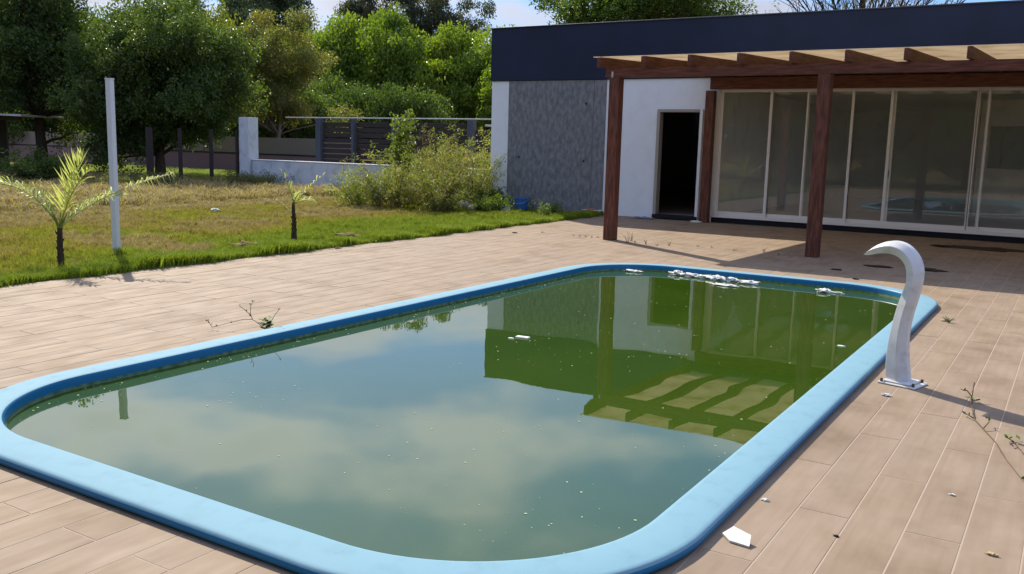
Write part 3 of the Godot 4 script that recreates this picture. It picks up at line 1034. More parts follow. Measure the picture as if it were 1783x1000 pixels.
func build_trees() -> void:
	clusters.broad = leaf_cluster(901, 19, 0.22, 0.105, 0.056, 0.5)
	clusters.fine = leaf_cluster(902, 18, 0.20, 0.10, 0.035, 0.35)
	clusters.bright = leaf_cluster(903, 14, 0.24, 0.15, 0.075, 0.6)
	clusters.far = leaf_cluster(904, 12, 0.30, 0.20, 0.09, 0.4)
	clusters.weed = leaf_cluster(905, 12, 0.085, 0.055, 0.016, 0.3)
	clusters.weedbroad = leaf_cluster(906, 10, 0.09, 0.065, 0.032, 0.4)
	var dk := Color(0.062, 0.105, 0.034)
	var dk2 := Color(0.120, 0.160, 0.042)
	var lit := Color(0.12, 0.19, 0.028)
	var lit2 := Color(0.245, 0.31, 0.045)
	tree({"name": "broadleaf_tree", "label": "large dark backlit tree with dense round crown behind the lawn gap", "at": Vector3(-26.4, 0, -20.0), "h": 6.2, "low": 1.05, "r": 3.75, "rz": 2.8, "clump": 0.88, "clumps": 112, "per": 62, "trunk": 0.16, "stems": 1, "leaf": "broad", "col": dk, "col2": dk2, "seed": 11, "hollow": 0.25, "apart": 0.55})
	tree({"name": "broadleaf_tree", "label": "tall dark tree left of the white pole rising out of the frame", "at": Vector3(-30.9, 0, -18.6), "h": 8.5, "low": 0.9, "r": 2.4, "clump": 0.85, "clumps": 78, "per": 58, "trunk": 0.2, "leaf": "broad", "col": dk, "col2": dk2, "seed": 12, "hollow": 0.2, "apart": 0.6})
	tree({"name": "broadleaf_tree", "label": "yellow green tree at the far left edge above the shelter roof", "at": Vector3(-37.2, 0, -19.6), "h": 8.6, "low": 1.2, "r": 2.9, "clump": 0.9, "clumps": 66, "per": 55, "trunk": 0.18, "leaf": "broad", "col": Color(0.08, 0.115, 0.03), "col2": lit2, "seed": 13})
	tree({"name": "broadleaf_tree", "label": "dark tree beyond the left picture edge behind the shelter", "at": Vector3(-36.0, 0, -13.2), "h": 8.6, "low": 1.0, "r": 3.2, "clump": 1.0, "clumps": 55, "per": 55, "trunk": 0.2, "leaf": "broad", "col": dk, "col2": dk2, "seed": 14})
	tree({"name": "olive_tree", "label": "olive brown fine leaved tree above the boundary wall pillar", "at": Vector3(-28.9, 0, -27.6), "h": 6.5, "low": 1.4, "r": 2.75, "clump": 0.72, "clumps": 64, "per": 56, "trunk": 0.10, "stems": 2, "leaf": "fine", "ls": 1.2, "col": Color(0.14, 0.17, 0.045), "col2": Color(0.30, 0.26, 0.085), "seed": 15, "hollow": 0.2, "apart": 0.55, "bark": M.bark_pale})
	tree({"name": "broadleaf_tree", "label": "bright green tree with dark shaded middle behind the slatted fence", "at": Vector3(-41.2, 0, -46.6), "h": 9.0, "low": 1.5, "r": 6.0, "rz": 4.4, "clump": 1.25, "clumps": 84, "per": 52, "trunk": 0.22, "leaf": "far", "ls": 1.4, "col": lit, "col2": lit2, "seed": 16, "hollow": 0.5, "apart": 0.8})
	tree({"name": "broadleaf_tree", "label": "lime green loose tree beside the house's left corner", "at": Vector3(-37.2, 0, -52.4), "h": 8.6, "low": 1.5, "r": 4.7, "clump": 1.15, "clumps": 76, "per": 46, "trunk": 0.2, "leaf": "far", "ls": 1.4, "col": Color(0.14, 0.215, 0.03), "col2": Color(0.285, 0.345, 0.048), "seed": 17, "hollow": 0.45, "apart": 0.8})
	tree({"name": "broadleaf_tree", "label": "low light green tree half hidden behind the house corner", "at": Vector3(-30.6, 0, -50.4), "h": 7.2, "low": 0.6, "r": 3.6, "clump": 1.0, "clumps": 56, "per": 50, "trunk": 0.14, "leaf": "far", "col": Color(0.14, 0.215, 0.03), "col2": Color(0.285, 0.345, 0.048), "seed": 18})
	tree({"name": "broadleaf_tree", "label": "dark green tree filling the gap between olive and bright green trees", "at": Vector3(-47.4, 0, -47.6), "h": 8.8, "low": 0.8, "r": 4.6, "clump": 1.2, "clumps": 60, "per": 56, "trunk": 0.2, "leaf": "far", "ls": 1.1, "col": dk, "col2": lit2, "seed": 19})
	# low thicket along the road
	var low := [[-46.5, -27.6, 4.8, 3.2, 41, "leftmost tree of the low dark thicket behind the roadside wall"], [-41.5, -30.2, 4.4, 3.0, 42, "second tree of the low dark thicket behind the roadside wall"], [-37.6, -31.8, 5.0, 3.0, 43, "third tree of the low dark thicket behind the roadside wall"], [-36.0, -38.0, 4.6, 3.2, 44, "thicket tree behind the left bay of the slatted fence"], [-32.4, -31.0, 4.0, 2.6, 46, "thicket tree right behind the thin trunks of the olive tree"], [-31.2, -38.6, 4.0, 2.8, 45, "thicket tree behind the middle bay of the slatted fence"]]
	for a in low:
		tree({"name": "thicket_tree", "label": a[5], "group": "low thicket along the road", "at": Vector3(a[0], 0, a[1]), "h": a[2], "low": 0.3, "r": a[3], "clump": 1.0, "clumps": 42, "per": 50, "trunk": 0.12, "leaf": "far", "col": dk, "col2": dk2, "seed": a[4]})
	# tall trees in the distance
	var tall := [[-62.4, -71.5, 17.4, 2.9, "leftmost of the three tall sparse grey green trees on the skyline", 21], [-58.6, -74.6, 17.6, 3.6, "middle of the three tall sparse grey green trees on the skyline", 22], [-55.6, -78.6, 16.9, 4.1, "rightmost airy tall tree on the skyline next to the house fascia", 23]]
	for a in tall:
		tree({"name": "tall_tree", "label": a[4], "group": "tall trees on the skyline", "at": Vector3(a[0], 0, a[1]), "h": a[2], "low": 8.4, "r": a[3], "clump": 1.25, "clumps": 30, "per": 40, "trunk": 0.22, "leaf": "far", "ls": 1.3, "col": Color(0.055, 0.075, 0.055), "col2": Color(0.105, 0.105, 0.075), "seed": a[5], "hollow": 0.3, "apart": 0.85, "bark": M.bark_pale, "twigs": 1})
	tree({"name": "tall_tree", "label": "dark tall tree on the skyline above the olive tree", "group": "tall trees on the skyline", "at": Vector3(-65.6, 0, -62.0), "h": 18.2, "low": 6.5, "r": 5.0, "clump": 1.5, "clumps": 62, "per": 50, "trunk": 0.3, "leaf": "far", "ls": 1.4, "col": Color(0.055, 0.085, 0.055), "col2": Color(0.10, 0.13, 0.07), "seed": 24})
	tree({"name": "tall_tree", "label": "tall yellow green tree showing above the large dark backlit tree", "group": "tall trees on the skyline", "at": Vector3(-41.4, 0, -31.6), "h": 9.6, "low": 3.0, "r": 4.6, "clump": 1.1, "clumps": 66, "per": 50, "trunk": 0.2, "leaf": "far", "col": Color(0.12, 0.165, 0.03), "col2": Color(0.25, 0.26, 0.05), "seed": 25})
	# behind the house
	tree({"name": "umbrella_tree", "label": "wide green tree rising behind the house roof", "at": Vector3(-17.3, 0, -38.3), "h": 9.6, "low": 5.4, "r": 5.2, "rz": 4.0, "clump": 0.95, "clumps": 66, "per": 56, "trunk": 0.22, "leaf": "bright", "col": Color(0.07, 0.125, 0.03), "col2": Color(0.13, 0.18, 0.035), "seed": 26, "hollow": 0.3, "apart": 0.7})
	tree({"name": "bare_tree", "label": "nearly leafless branching tree behind the right part of the roof", "at": Vector3(-8.2, 0, -39.2), "h": 9.0, "low": 5.9, "r": 3.9, "clump": 0.9, "clumps": 52, "per": 2, "trunk": 0.2, "leaf": "fine", "col": Color(0.13, 0.11, 0.04), "col2": Color(0.28, 0.16, 0.06), "seed": 27, "twigs": 7, "limb": 0.5, "apart": 0.6})
	# trees behind the camera that the glass doors mirror
	var back := [[-22.0, 8.5, 6.5, 3.4], [-17.2, 9.5, 7.0, 3.4], [-12.6, 8.2, 7.5, 3.6], [-8.4, 9.6, 6.8, 3.4], [-4.2, 8.4, 7.2, 3.4], [0.2, 9.6, 7.4, 3.6], [5.0, 8.6, 6.6, 3.4]]
	for i in back.size():
		var a: Array = back[i]
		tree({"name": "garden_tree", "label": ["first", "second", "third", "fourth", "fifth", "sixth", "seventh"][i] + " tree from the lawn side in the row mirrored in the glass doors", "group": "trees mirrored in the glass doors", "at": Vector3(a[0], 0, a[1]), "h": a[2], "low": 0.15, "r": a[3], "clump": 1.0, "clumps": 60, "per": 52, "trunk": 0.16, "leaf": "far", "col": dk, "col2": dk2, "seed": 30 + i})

func shrub(called: String, label: String, at: Vector3, h: float, r0: float, stems: int, per: int, leaf: String, col: Color, col2: Color, sd: int, group := "", scale := 1.0) -> void:
	var r := RandomNumberGenerator.new()
	r.seed = sd
	var t := thing(called, label, "plant", at, 0.0, group)
	var b := MB.new()
	var xf := []
	var cols := []
	for s in stems:
		var a := r.randf() * TAU
		var lean := Vector3(cos(a), 0, sin(a)) * r0 * sqrt(r.randf())
		var hs := h * r.randf_range(0.35, 1.0)
		var p0 := lean * 0.35
		var pts := []
		for k in 5:
			var f := k / 4.0
			pts.append(p0 + lean * 0.65 * f * f + Vector3(0, hs * f, 0) + Vector3(r.randfn(), 0, r.randfn()) * 0.02 * f)
		b.tube(pts, [0.008, 0.007, 0.005, 0.004, 0.002], 4, false)
		var tone := r.randf()
		for k in per:
			var f := r.randf_range(0.12, 1.0)
			var i0 := mini(int(f * 4.0), 3)
			var p: Vector3 = pts[i0].lerp(pts[i0 + 1], f * 4.0 - i0) + Vector3(r.randfn(), r.randfn() * 0.7, r.randfn()) * 0.07 * scale
			xf.append(Transform3D(rbasis(r, r.randf_range(0.7, 1.3) * scale, 0.8), p))
			var cc := col.lerp(col2, clampf(tone * 0.7 + r.randf() * 0.4, 0, 1))
			var g := r.randf_range(0.75, 1.2)
			cols.append(Color(cc.r * g, cc.g * g, cc.b * g))
	part("stem", b.mesh(), M.stem_brown, t)
	crown("foliage", clusters[leaf], M.leaf, t, xf, cols)

func build_shrubs() -> void:
	var g1 := Color(0.20, 0.25, 0.055)
	var g2 := Color(0.40, 0.40, 0.13)
	var list := [
		[-13.0, -14.9, 0.62, 0.75, 26, 16, "weed", "low pale green weed at the left end of the weedy bush"],
		[-12.2, -14.9, 0.85, 0.85, 34, 18, "weed", "feathery green weed second from the left in the weedy bush"],
		[-12.9, -16.2, 1.0, 0.8, 30, 18, "weed", "feathery weed in front of the low boundary wall"],
		[-11.5, -15.4, 0.95, 0.8, 34, 18, "weed", "rounded green weed in the middle of the weedy bush"],
		[-12.3, -17.3, 1.35, 0.8, 36, 18, "weed", "tall feathery weed behind the weedy bush"],
		[-11.3, -16.6, 1.05, 0.7, 34, 18, "weed", "dense weed leaning toward the house corner"],
		[-10.9, -14.8, 0.65, 0.65, 28, 16, "weed", "short yellowish weed at the right front of the bush"],
		[-13.6, -18.3, 1.2, 0.7, 24, 16, "weed", "brownish weed against the boundary wall"],
		[-11.9, -18.4, 1.35, 0.6, 30, 18, "weed", "dark weed between the bush and the house corner"],
	]
	for i in list.size():
		var a: Array = list[i]
		var w := i * 0.31
		shrub("weed_shrub", a[7], Vector3(a[0], 0, a[1]), a[2] * 1.32, a[3] * 1.15, int(a[4] * 1.3), int(a[5] * 0.52), a[6], g1.lerp(Color(0.12, 0.14, 0.045), fmod(w, 0.6)), g2.lerp(Color(0.25, 0.19, 0.10), fmod(w * 1.7, 0.8)), 400 + i, "weeds of the overgrown bush", 1.25)
	shrub("weed_shrub", "upright bright green plant standing against the dark slatted fence", Vector3(-15.0, 0, -18.7), 2.15, 0.35, 16, 20, "weedbroad", Color(0.10, 0.15, 0.03), Color(0.20, 0.24, 0.05), 431, "", 1.5)
	shrub("weed_shrub", "thin grey brown stems beside the upright bright green plant", Vector3(-14.3, 0, -18.8), 1.9, 0.4, 18, 6, "weed", Color(0.13, 0.11, 0.07), Color(0.22, 0.18, 0.10), 432, "", 1.2)
	shrub("weed_shrub", "orange brown seeding weed right of the grey stems", Vector3(-13.6, 0, -18.9), 1.55, 0.3, 14, 14, "weed", Color(0.19, 0.14, 0.04), Color(0.30, 0.20, 0.06), 433, "", 1.2)
	shrub("corner_plant", "small dark leafy plant at the foot of the white house corner", Vector3(-10.9, 0, -16.75), 0.42, 0.22, 10, 9, "weedbroad", Color(0.09, 0.13, 0.045), Color(0.16, 0.19, 0.07), 440, "", 1.2)
	shrub("weed_tuft", "green weed clump at the deck corner below the grey panel", Vector3(-8.75, 0, -15.55), 0.30, 0.35, 22, 7, "weed", Color(0.10, 0.16, 0.03), Color(0.20, 0.26, 0.06), 441, "", 0.8)
	shrub("weed_tuft", "leafy weed clump beside the white rubble stones", Vector3(-10.4, 0, -15.75), 0.32, 0.55, 30, 9, "weedbroad", Color(0.12, 0.18, 0.03), Color(0.20, 0.26, 0.06), 442, "", 0.8)
	shrub("weed_shrub", "small green sapling below the shelter roof", Vector3(-27.3, 0, -16.2), 1.1, 0.3, 10, 9, "weedbroad", Color(0.07, 0.12, 0.03), Color(0.14, 0.18, 0.05), 443, "", 1.5)
	shrub("weed_shrub", "low dark scrub under the trees left of the white pole", Vector3(-24.6, 0, -14.8), 0.8, 1.6, 34, 12, "weedbroad", Color(0.06, 0.10, 0.03), Color(0.11, 0.15, 0.04), 444, "", 1.6)
	shrub("weed_shrub", "low dark scrub in front of the timber posts", Vector3(-21.6, 0, -15.7), 0.45, 1.4, 34, 10, "weed", Color(0.09, 0.12, 0.035), Color(0.17, 0.17, 0.07), 445, "", 1.4)
	shrub("weed_shrub", "scrubby grass at the foot of the boundary pillar", Vector3(-20.4, 0, -18.6), 0.4, 1.2, 36, 9, "weed", Color(0.10, 0.13, 0.04), Color(0.20, 0.19, 0.08), 446, "", 1.3)

func build_lawn() -> void:
	var r := RandomNumberGenerator.new()
	r.seed = 600
	# blade tufts
	var tufts := []
	for v in 3:
		var b := MB.new()
		for i in 11:
			var a := r.randf() * TAU
			var base := Vector3(r.randfn(), 0, r.randfn()) * 0.022
			var hgt := r.randf_range(0.6, 1.1) * 0.075
			var lean := Vector3(cos(a), 0, sin(a)) * hgt * r.randf_range(0.15, 0.9)
			var side := Vector3(-sin(a), 0, cos(a)) * 0.0032
			var m := base + lean * 0.35 + Vector3(0, hgt * 0.62, 0)
			var tip := base + lean + Vector3(0, hgt, 0)
			b.tri(base - side, base + side, m + side * 0.8)
			b.tri(base - side, m + side * 0.8, m - side * 0.8)
			b.tri(m - side * 0.8, m + side * 0.8, tip)
		tufts.append(b.mesh())
	var patch := noise(610, 0.22, 3)
	var fine := noise(611, 1.4, 2)
	var lush := Color(0.22, 0.285, 0.03)
	var yellow := Color(0.32, 0.30, 0.048)
	var dry := Color(0.33, 0.25, 0.105)
	var straw := Color(0.40, 0.32, 0.17)
	var sets := [[[], []], [[], []], [[], []]]
	var want := 64000
	var n := 0
	while n < want:
		n += 1
		var x: float
		var z: float
		if n < 13000:
			x = 0.0
			z = r.randf_range(-16.6, 1.0)
			var rag := fine.get_noise_2d(z * 1.1, 40.0)
			x = DECK_X + 0.03 + rag * 0.10 - absf(r.randfn()) * (0.20 + rag * 0.15)
		elif n < 44000:
			x = DECK_X - r.randf() * 6.0
			z = r.randf_range(-18.5, -2.5)
		else:
			x = r.randf_range(-29.0, -13.5)
			z = r.randf_range(-19.0, -6.5)
		var e := DECK_X - x
		var p := patch.get_noise_2d(x, z)
		var q := fine.get_noise_2d(x, z)
		var dryness := clampf(smoothstep(0.4, 6.4, e + p * 4.6 + q * 1.5) * 1.02, 0.0, 1.15)
		var hay := Vector2((x + 10.4) / 1.3, (z + 7.4) / 0.5).length()
		if hay < 1.0 + q * 0.5:
			dryness = 1.0
		if z < -11.5 and e < 2.5:
			dryness *= 0.45
		var c: Color
		if dryness < 0.45:
			c = lush.lerp(yellow, dryness / 0.45)
		elif dryness < 0.9:
			c = yellow.lerp(dry, (dryness - 0.45) / 0.45)
		else:
			c = dry.lerp(straw, r.randf())
		var g := r.randf_range(0.72, 1.25)
		c = Color(c.r * g, c.g * g, c.b * g)
		var hs := r.randf_range(0.5, 0.9)
		if e < 0.35:
			hs = r.randf_range(0.7, 1.5) * (1.0 + 0.8 * fine.get_noise_2d(z * 0.8, 9.0))
		elif q > 0.25:
			hs *= 1.5
		if x < -16.0:
			hs *= r.randf_range(1.2, 2.6)
		var k := n % 3
		var ws := hs * (1.0 if x > -14.5 else 1.6)
		sets[k][0].append(Transform3D(Basis(Vector3.UP, r.randf() * TAU).scaled(Vector3(ws, hs, ws)), Vector3(x, -0.012, z)))
		sets[k][1].append(c)
	for k in 3:
		var o := crown("grass" if k == 0 else "grass_%03d" % k, tufts[k], M.grass_blade, self, sets[k][0], sets[k][1])
		tag(o, "rough lawn grass, lush green at the deck edge and dry brown farther out", "grass")
	# sunlit strip of grass beyond the posts
	var xf := []
	var cols := []
	for i in 5200:
		xf.append(Transform3D(Basis(Vector3.UP, r.randf() * TAU).scaled(Vector3(3, 1.8, 3)), Vector3(r.randf_range(-36, -18), -0.012, r.randf_range(-24.8, -19.8))))
		var c := Color(0.20, 0.30, 0.04).lerp(Color(0.36, 0.38, 0.09), r.randf())
		cols.append(c)
	var s := crown("verge_grass", tufts[0], M.grass_blade, self, xf, cols)
	tag(s, "bright green grass verge beyond the dark timber posts", "grass")
	# heaps of cut hay and a piece of litter
	var heaps := [[-9.05, -8.12, 0.42, 0.09, "small heap of dry cuttings between the two young palms"], [-9.0, -9.98, 0.40, 0.08, "small heap of dry cuttings right of the bare young palm"], [-8.12, -8.80, 0.10, 0.035, "clod of soil on the deck edge by the lawn"]]
	for i in heaps.size():
		var a: Array = heaps[i]
		var o := solo("hay_heap", lump(640 + i, Vector3(a[2], a[3] * 1.3, a[2] * 0.6), 0.5), M.hay, a[4], "heap", Vector3(a[0], 0.0, a[1]))
	solo("paper_scrap", lump(650, Vector3(0.16, 0.06, 0.10), 0.6), M.foam_white, "white scrap of litter lying on the dry lawn", "litter", Vector3(-13.63, 0.04, -11.49))

func frond(base: Vector3, ctrl: Vector3, tip: Vector3, leaflets: int, length: float, sd: int, droop: float, bare := 0.15, fold := 0.55) -> ArrayMesh:
	var r := RandomNumberGenerator.new()
	r.seed = sd
	var b := MB.new()
	var pts := []
	var rad := []
	for k in 13:
		var f := k / 12.0
		pts.append(base.lerp(ctrl, f).lerp(ctrl.lerp(tip, f), f))
		rad.append(lerpf(0.011, 0.002, f))
	b.tube(pts, rad, 5)
	for i in leaflets:
		var f := lerpf(bare, 0.99, 1.0 * i / leaflets)
		var p := base.lerp(ctrl, f).lerp(ctrl.lerp(tip, f), f)
		var t := ((ctrl - base) * (1.0 - f) + (tip - ctrl) * f).normalized()
		var side := t.cross(Vector3.UP)
		if side.length() < 0.05:
			side = Vector3.RIGHT
		side = side.normalized()
		var up := side.cross(t).normalized()
		if r.randf() < 0.10:
			continue
		var l := length * (0.45 + 0.9 * sin(PI * clampf(f * 0.86 + 0.1, 0, 1))) * r.randf_range(0.6, 1.3)
		for s in [-1.0, 1.0]:
			var d: Vector3 = (side * s * fold + up * r.randf_range(-0.1, 0.7) + t * r.randf_range(0.35, 1.1)).normalized()
			var m: Vector3 = p + d * l * 0.55
			var e: Vector3 = p + d * l + Vector3(0, -droop * l * r.randf_range(0.5, 1.2), 0)
			var w := t.cross(d).cross(d).normalized() * 0.0068
			b.tri(p - w * 0.4, p + w * 0.4, m + w)
			b.tri(p - w * 0.4, m + w, m - w)
			b.tri(m - w, m + w, e)
	return b.mesh()

func build_palms() -> void:
	var t := thing("young_palm", "young palm with green and yellow fronds beside the white pole", "palm", Vector3(-9.15, 0, -5.65), 0.0, "young palms planted along the deck")
	var b := MB.new()
	b.tube([Vector3(0, -0.02, 0), Vector3(0.004, 0.08, 0), Vector3(0.0, 0.2, 0), Vector3(0.006, 0.3, 0), Vector3(0.012, 0.40, 0)], [0.042, 0.034, 0.030, 0.028, 0.026], 9)
	for i in 16:
		var a := i * 2.4
		var y := 0.04 + i * 0.021
		b.tube([Vector3(cos(a), 0, sin(a)) * 0.022 + Vector3(0, y, 0), Vector3(cos(a), 0, sin(a)) * 0.040 + Vector3(0, y + 0.035, 0)], [0.012, 0.006], 4)
	part("trunk", b.mesh(), M.bark, t)
	var o := Vector3(0.012, 0.40, 0)
	# right direction in the picture is about (0.85, 0, -0.53)
	var rt := Vector3(0.85, 0, -0.53)
	var fw := Vector3(-0.53, 0, -0.85)
	part("frond", frond(o, o + rt * -0.38 + Vector3(0, 0.62, 0) + fw * 0.08, o + rt * -0.98 + Vector3(0, 0.40, 0) + fw * -0.12, 52, 0.19, 701, 0.5), M.frond_green, t)
	part("frond", frond(o, o + rt * 0.10 + Vector3(0, 0.40, 0), o + rt * 0.26 + Vector3(0, 0.76, 0) + fw * 0.05, 40, 0.22, 702, 0.0, 0.2, 0.32), M.frond_yellow, t)
	part("frond", frond(o, o + rt * 0.40 + Vector3(0, 0.38, 0) + fw * -0.04, o + rt * 1.18 + Vector3(0, 0.60, 0) + fw * 0.12, 44, 0.14, 703, 0.9, 0.2, 0.5), M.frond_dry, t)
	part("frond", frond(o, o + rt * 0.16 + Vector3(0, 0.40, 0) + fw * -0.1, o + rt * 0.42 + Vector3(0, 0.62, 0) + fw * -0.2, 30, 0.16, 704, 0.2, 0.2, 0.4), M.frond_yellow, t)
	part("frond", frond(o, o + rt * -0.20 + Vector3(0, 0.36, 0) + fw * 0.14, o + rt * -0.52 + Vector3(0, 0.36, 0) + fw * 0.40, 36, 0.17, 705, 0.6), M.frond_green, t)
	part("frond", frond(o, o + rt * 0.20 + Vector3(0, 0.34, 0) + fw * 0.18, o + rt * 0.55 + Vector3(0, 0.34, 0) + fw * 0.38, 36, 0.15, 706, 0.6), M.frond_green, t)
	for i in 5:
		var a := i * 1.3
		var e := o + Vector3(cos(a) * 0.08, 0.16, sin(a) * 0.08)
		b = MB.new()
		b.tube([o - Vector3(0, 0.03, 0), o.lerp(e, 0.5), e], [0.016, 0.011, 0.004], 5)
		part("leaf_base", b.mesh(), M.palm_green, t)
	# second palm, almost bare
	t = thing("young_palm", "nearly bare young palm with a few dry stubs in the middle of the lawn edge", "palm", Vector3(-9.14, 0, -9.04), 0.0, "young palms planted along the deck")
	b = MB.new()
	b.tube([Vector3(0, -0.02, 0), Vector3(0.0, 0.1, 0), Vector3(0.005, 0.22, 0), Vector3(0.0, 0.34, 0), Vector3(-0.008, 0.46, 0), Vector3(0.0, 0.58, 0)], [0.045, 0.036, 0.030, 0.027, 0.022, 0.014], 9)
	for i in 18:
		var a := i * 2.4
		var y := 0.03 + i * 0.02
		b.tube([Vector3(cos(a), 0, sin(a)) * 0.022 + Vector3(0, y, 0), Vector3(cos(a), 0, sin(a)) * 0.042 + Vector3(0, y + 0.04, 0)], [0.013, 0.006], 4)
	part("trunk", b.mesh(), M.bark, t)
	o = Vector3(0, 0.50, 0)
	part("frond", frond(o, o + rt * 0.10 + Vector3(0, 0.16, 0), o + rt * 0.46 + Vector3(0, 0.46, 0), 12, 0.10, 711, 0.3, 0.1, 0.4), M.frond_dry, t)
	part("frond", frond(o, o + rt * -0.02 + Vector3(0, 0.22, 0), o + rt * -0.20 + Vector3(0, 0.50, 0), 12, 0.09, 712, 0.2, 0.2, 0.4), M.frond_green, t)
	part("frond", frond(o, o + rt * 0.12 + Vector3(0, 0.10, 0), o + rt * 0.27 + Vector3(0, 0.06, 0), 16, 0.12, 713, 0.5, 0.1), M.frond_yellow, t)
	part("frond", frond(o - Vector3(0, 0.14, 0), o + rt * -0.08 + Vector3(0, -0.06, 0), o + rt * -0.26 + Vector3(0, 0.10, 0), 5, 0.05, 714, 0.5, 0.3), M.frond_dry, t)
	part("frond", frond(o, o + rt * 0.05 + Vector3(0, 0.14, 0) + fw * -0.1, o + rt * 0.16 + Vector3(0, 0.20, 0) + fw * -0.22, 14, 0.10, 715, 0.5, 0.1), M.frond_green, t)

# ------------------------------------------------------------------ boundary
func build_boundary() -> void:
	var w := thing("boundary_wall", "low weathered white boundary wall ending in a tall pillar", "wall", Vector3(0, 0, -19.35))
	boxpart("pillar", Vector3(-21.40, 0.985, 0), Vector3(0.40, 1.99, 0.40), M.boundary_paint, w, 0.01)
	boxpart("low_wall", Vector3((-21.20 - 11.6) / 2, 0.36, 0), Vector3(9.58, 0.72, 0.16), M.boundary_paint, w, 0.01)
	boxpart("coping", Vector3((-21.20 - 11.6) / 2, 0.735, 0.0), Vector3(9.58, 0.026, 0.20), M.white_paint, w, 0.004)
	# slatted timber fence behind the wall
	var f := thing("slatted_fence", "dark slatted timber fence with concrete posts and a top rail behind the low wall", "fence", Vector3(0, 0, -20.4))
	var px := [-20.95, -19.5, -18.15, -16.6, -14.0, -11.2]
	for i in range(1, px.size()):
		var wd: float = 0.10 if i == 2 else 0.20
		boxpart("post", Vector3(px[i], 1.0, 0.02), Vector3(wd, 2.0, 0.16), M.concrete_post, f, 0.008)
	boxpart("top_rail", Vector3((-20.9 - 11.1) / 2, 2.02, 0.0), Vector3(9.8, 0.030, 0.06), M.rail_metal, f, 0.004)
	for i in range(1, px.size() - 1):
		for k in 11:
			if i == px.size() - 2 and (k == 3 or k == 5 or k == 10):
				continue
			var x0: float = px[i]
			var x1: float = px[i + 1]
			boxpart("slat", Vector3((x0 + x1) / 2, 0.28 + k * 0.155, -0.05 + 0.008 * (k % 2)), Vector3(x1 - x0 + 0.04, 0.128, 0.022), M.slat_timber, f, 0.003)
	# walls over the road
	var pw := thing("roadside_wall", "long beige wall with dusky pink base across the road", "wall", Vector3(-38.2, 0, -25.9))
	boxpart("base_course", Vector3(0, 0.36, 0), Vector3(30, 0.72, 0.22), M.pink_wall, pw, 0.01)
	boxpart("upper_wall", Vector3(0, 1.06, -0.02), Vector3(30, 0.66, 0.15), M.beige_wall, pw, 0.01)
	boxpart("ledge", Vector3(0, 0.745, 0.0), Vector3(30, 0.045, 0.26), M.slat_timber, pw, 0.004)
	# timber posts in the gap
	var posts := [[-22.9, -17.0, 0.20, 1.6, "thick dark timber post nearest the white pole"], [-23.15, -18.25, 0.12, 1.6, "second dark timber post from the left in the lawn gap"], [-22.55, -18.9, 0.12, 1.6, "third dark timber post from the left in the lawn gap"], [-21.75, -19.2, 0.10, 1.6, "dark timber post standing against the boundary pillar"]]
	for a in posts:
		var b := MB.new()
		b.tube([Vector3(0, -0.05, 0), Vector3(0.01, a[3] * 0.5, 0), Vector3(0, a[3], 0)], [a[2] * 0.52, a[2] * 0.5, a[2] * 0.46], 9)
		solo("timber_post", b.mesh(), M.slat_timber, a[4], "post", Vector3(a[0], 0, a[1]), "timber posts in the lawn gap")
	# shelter at the left edge
	var s := thing("garden_shelter", "open shelter with a thin pale sloping roof at the left picture edge", "shelter", Vector3(-31.5, 0, -17.6))
	var along := Basis(Vector3.UP, 0.55)
	s.rotation.y = 0.55
	var b2 := MB.new()
	b2.box(Vector3.ZERO, Vector3(7.0, 0.07, 3.2), 0.01, Basis(Vector3(0, 0, 1), -0.02))
	part("roof", b2.mesh(), M.shed_roof, s, Vector3(-2.25, 1.98, -0.5))
	boxpart("post", Vector3(-0.35, 0.96, 0.4), Vector3(0.42, 1.92, 0.3), M.shed_wood, s)
	boxpart("post", Vector3(-4.2, 0.96, 0.4), Vector3(0.42, 1.92, 0.3), M.shed_wood, s)
	boxpart("beam", Vector3(-2.2, 1.84, 0.5), Vector3(6.2, 0.16, 0.14), M.shed_wood, s)
	boxpart("rear_wall", Vector3(-3.2, 0.95, -1.9), Vector3(4.6, 1.9, 0.1), M.shed_wood, s)
	# two pale loose battens in the last bay
	for k in [[-13.2, 1.85, 0.9], [-13.0, 1.60, 0.75]]:
		var bt := boxpart("batten", Vector3(k[0], k[1], -0.10), Vector3(k[2], 0.05, 0.03), M.rail_metal, f, 0.004)
		bt.rotation.z = -0.02
	# white pole
	var pole := thing("garden_pole", "tall white painted square pole standing in the grass beside the palm", "pole", Vector3(-9.69, 0, -6.69))
	boxpart("shaft", Vector3(0, 1.0, 0), Vector3(0.072, 2.04, 0.072), M.post_paint, pole, 0.006)
	boxpart("cap", Vector3(0, 2.024, 0), Vector3(0.078, 0.012, 0.078), M.post_paint, pole, 0.002)
	pole.rotation.y = 0.3

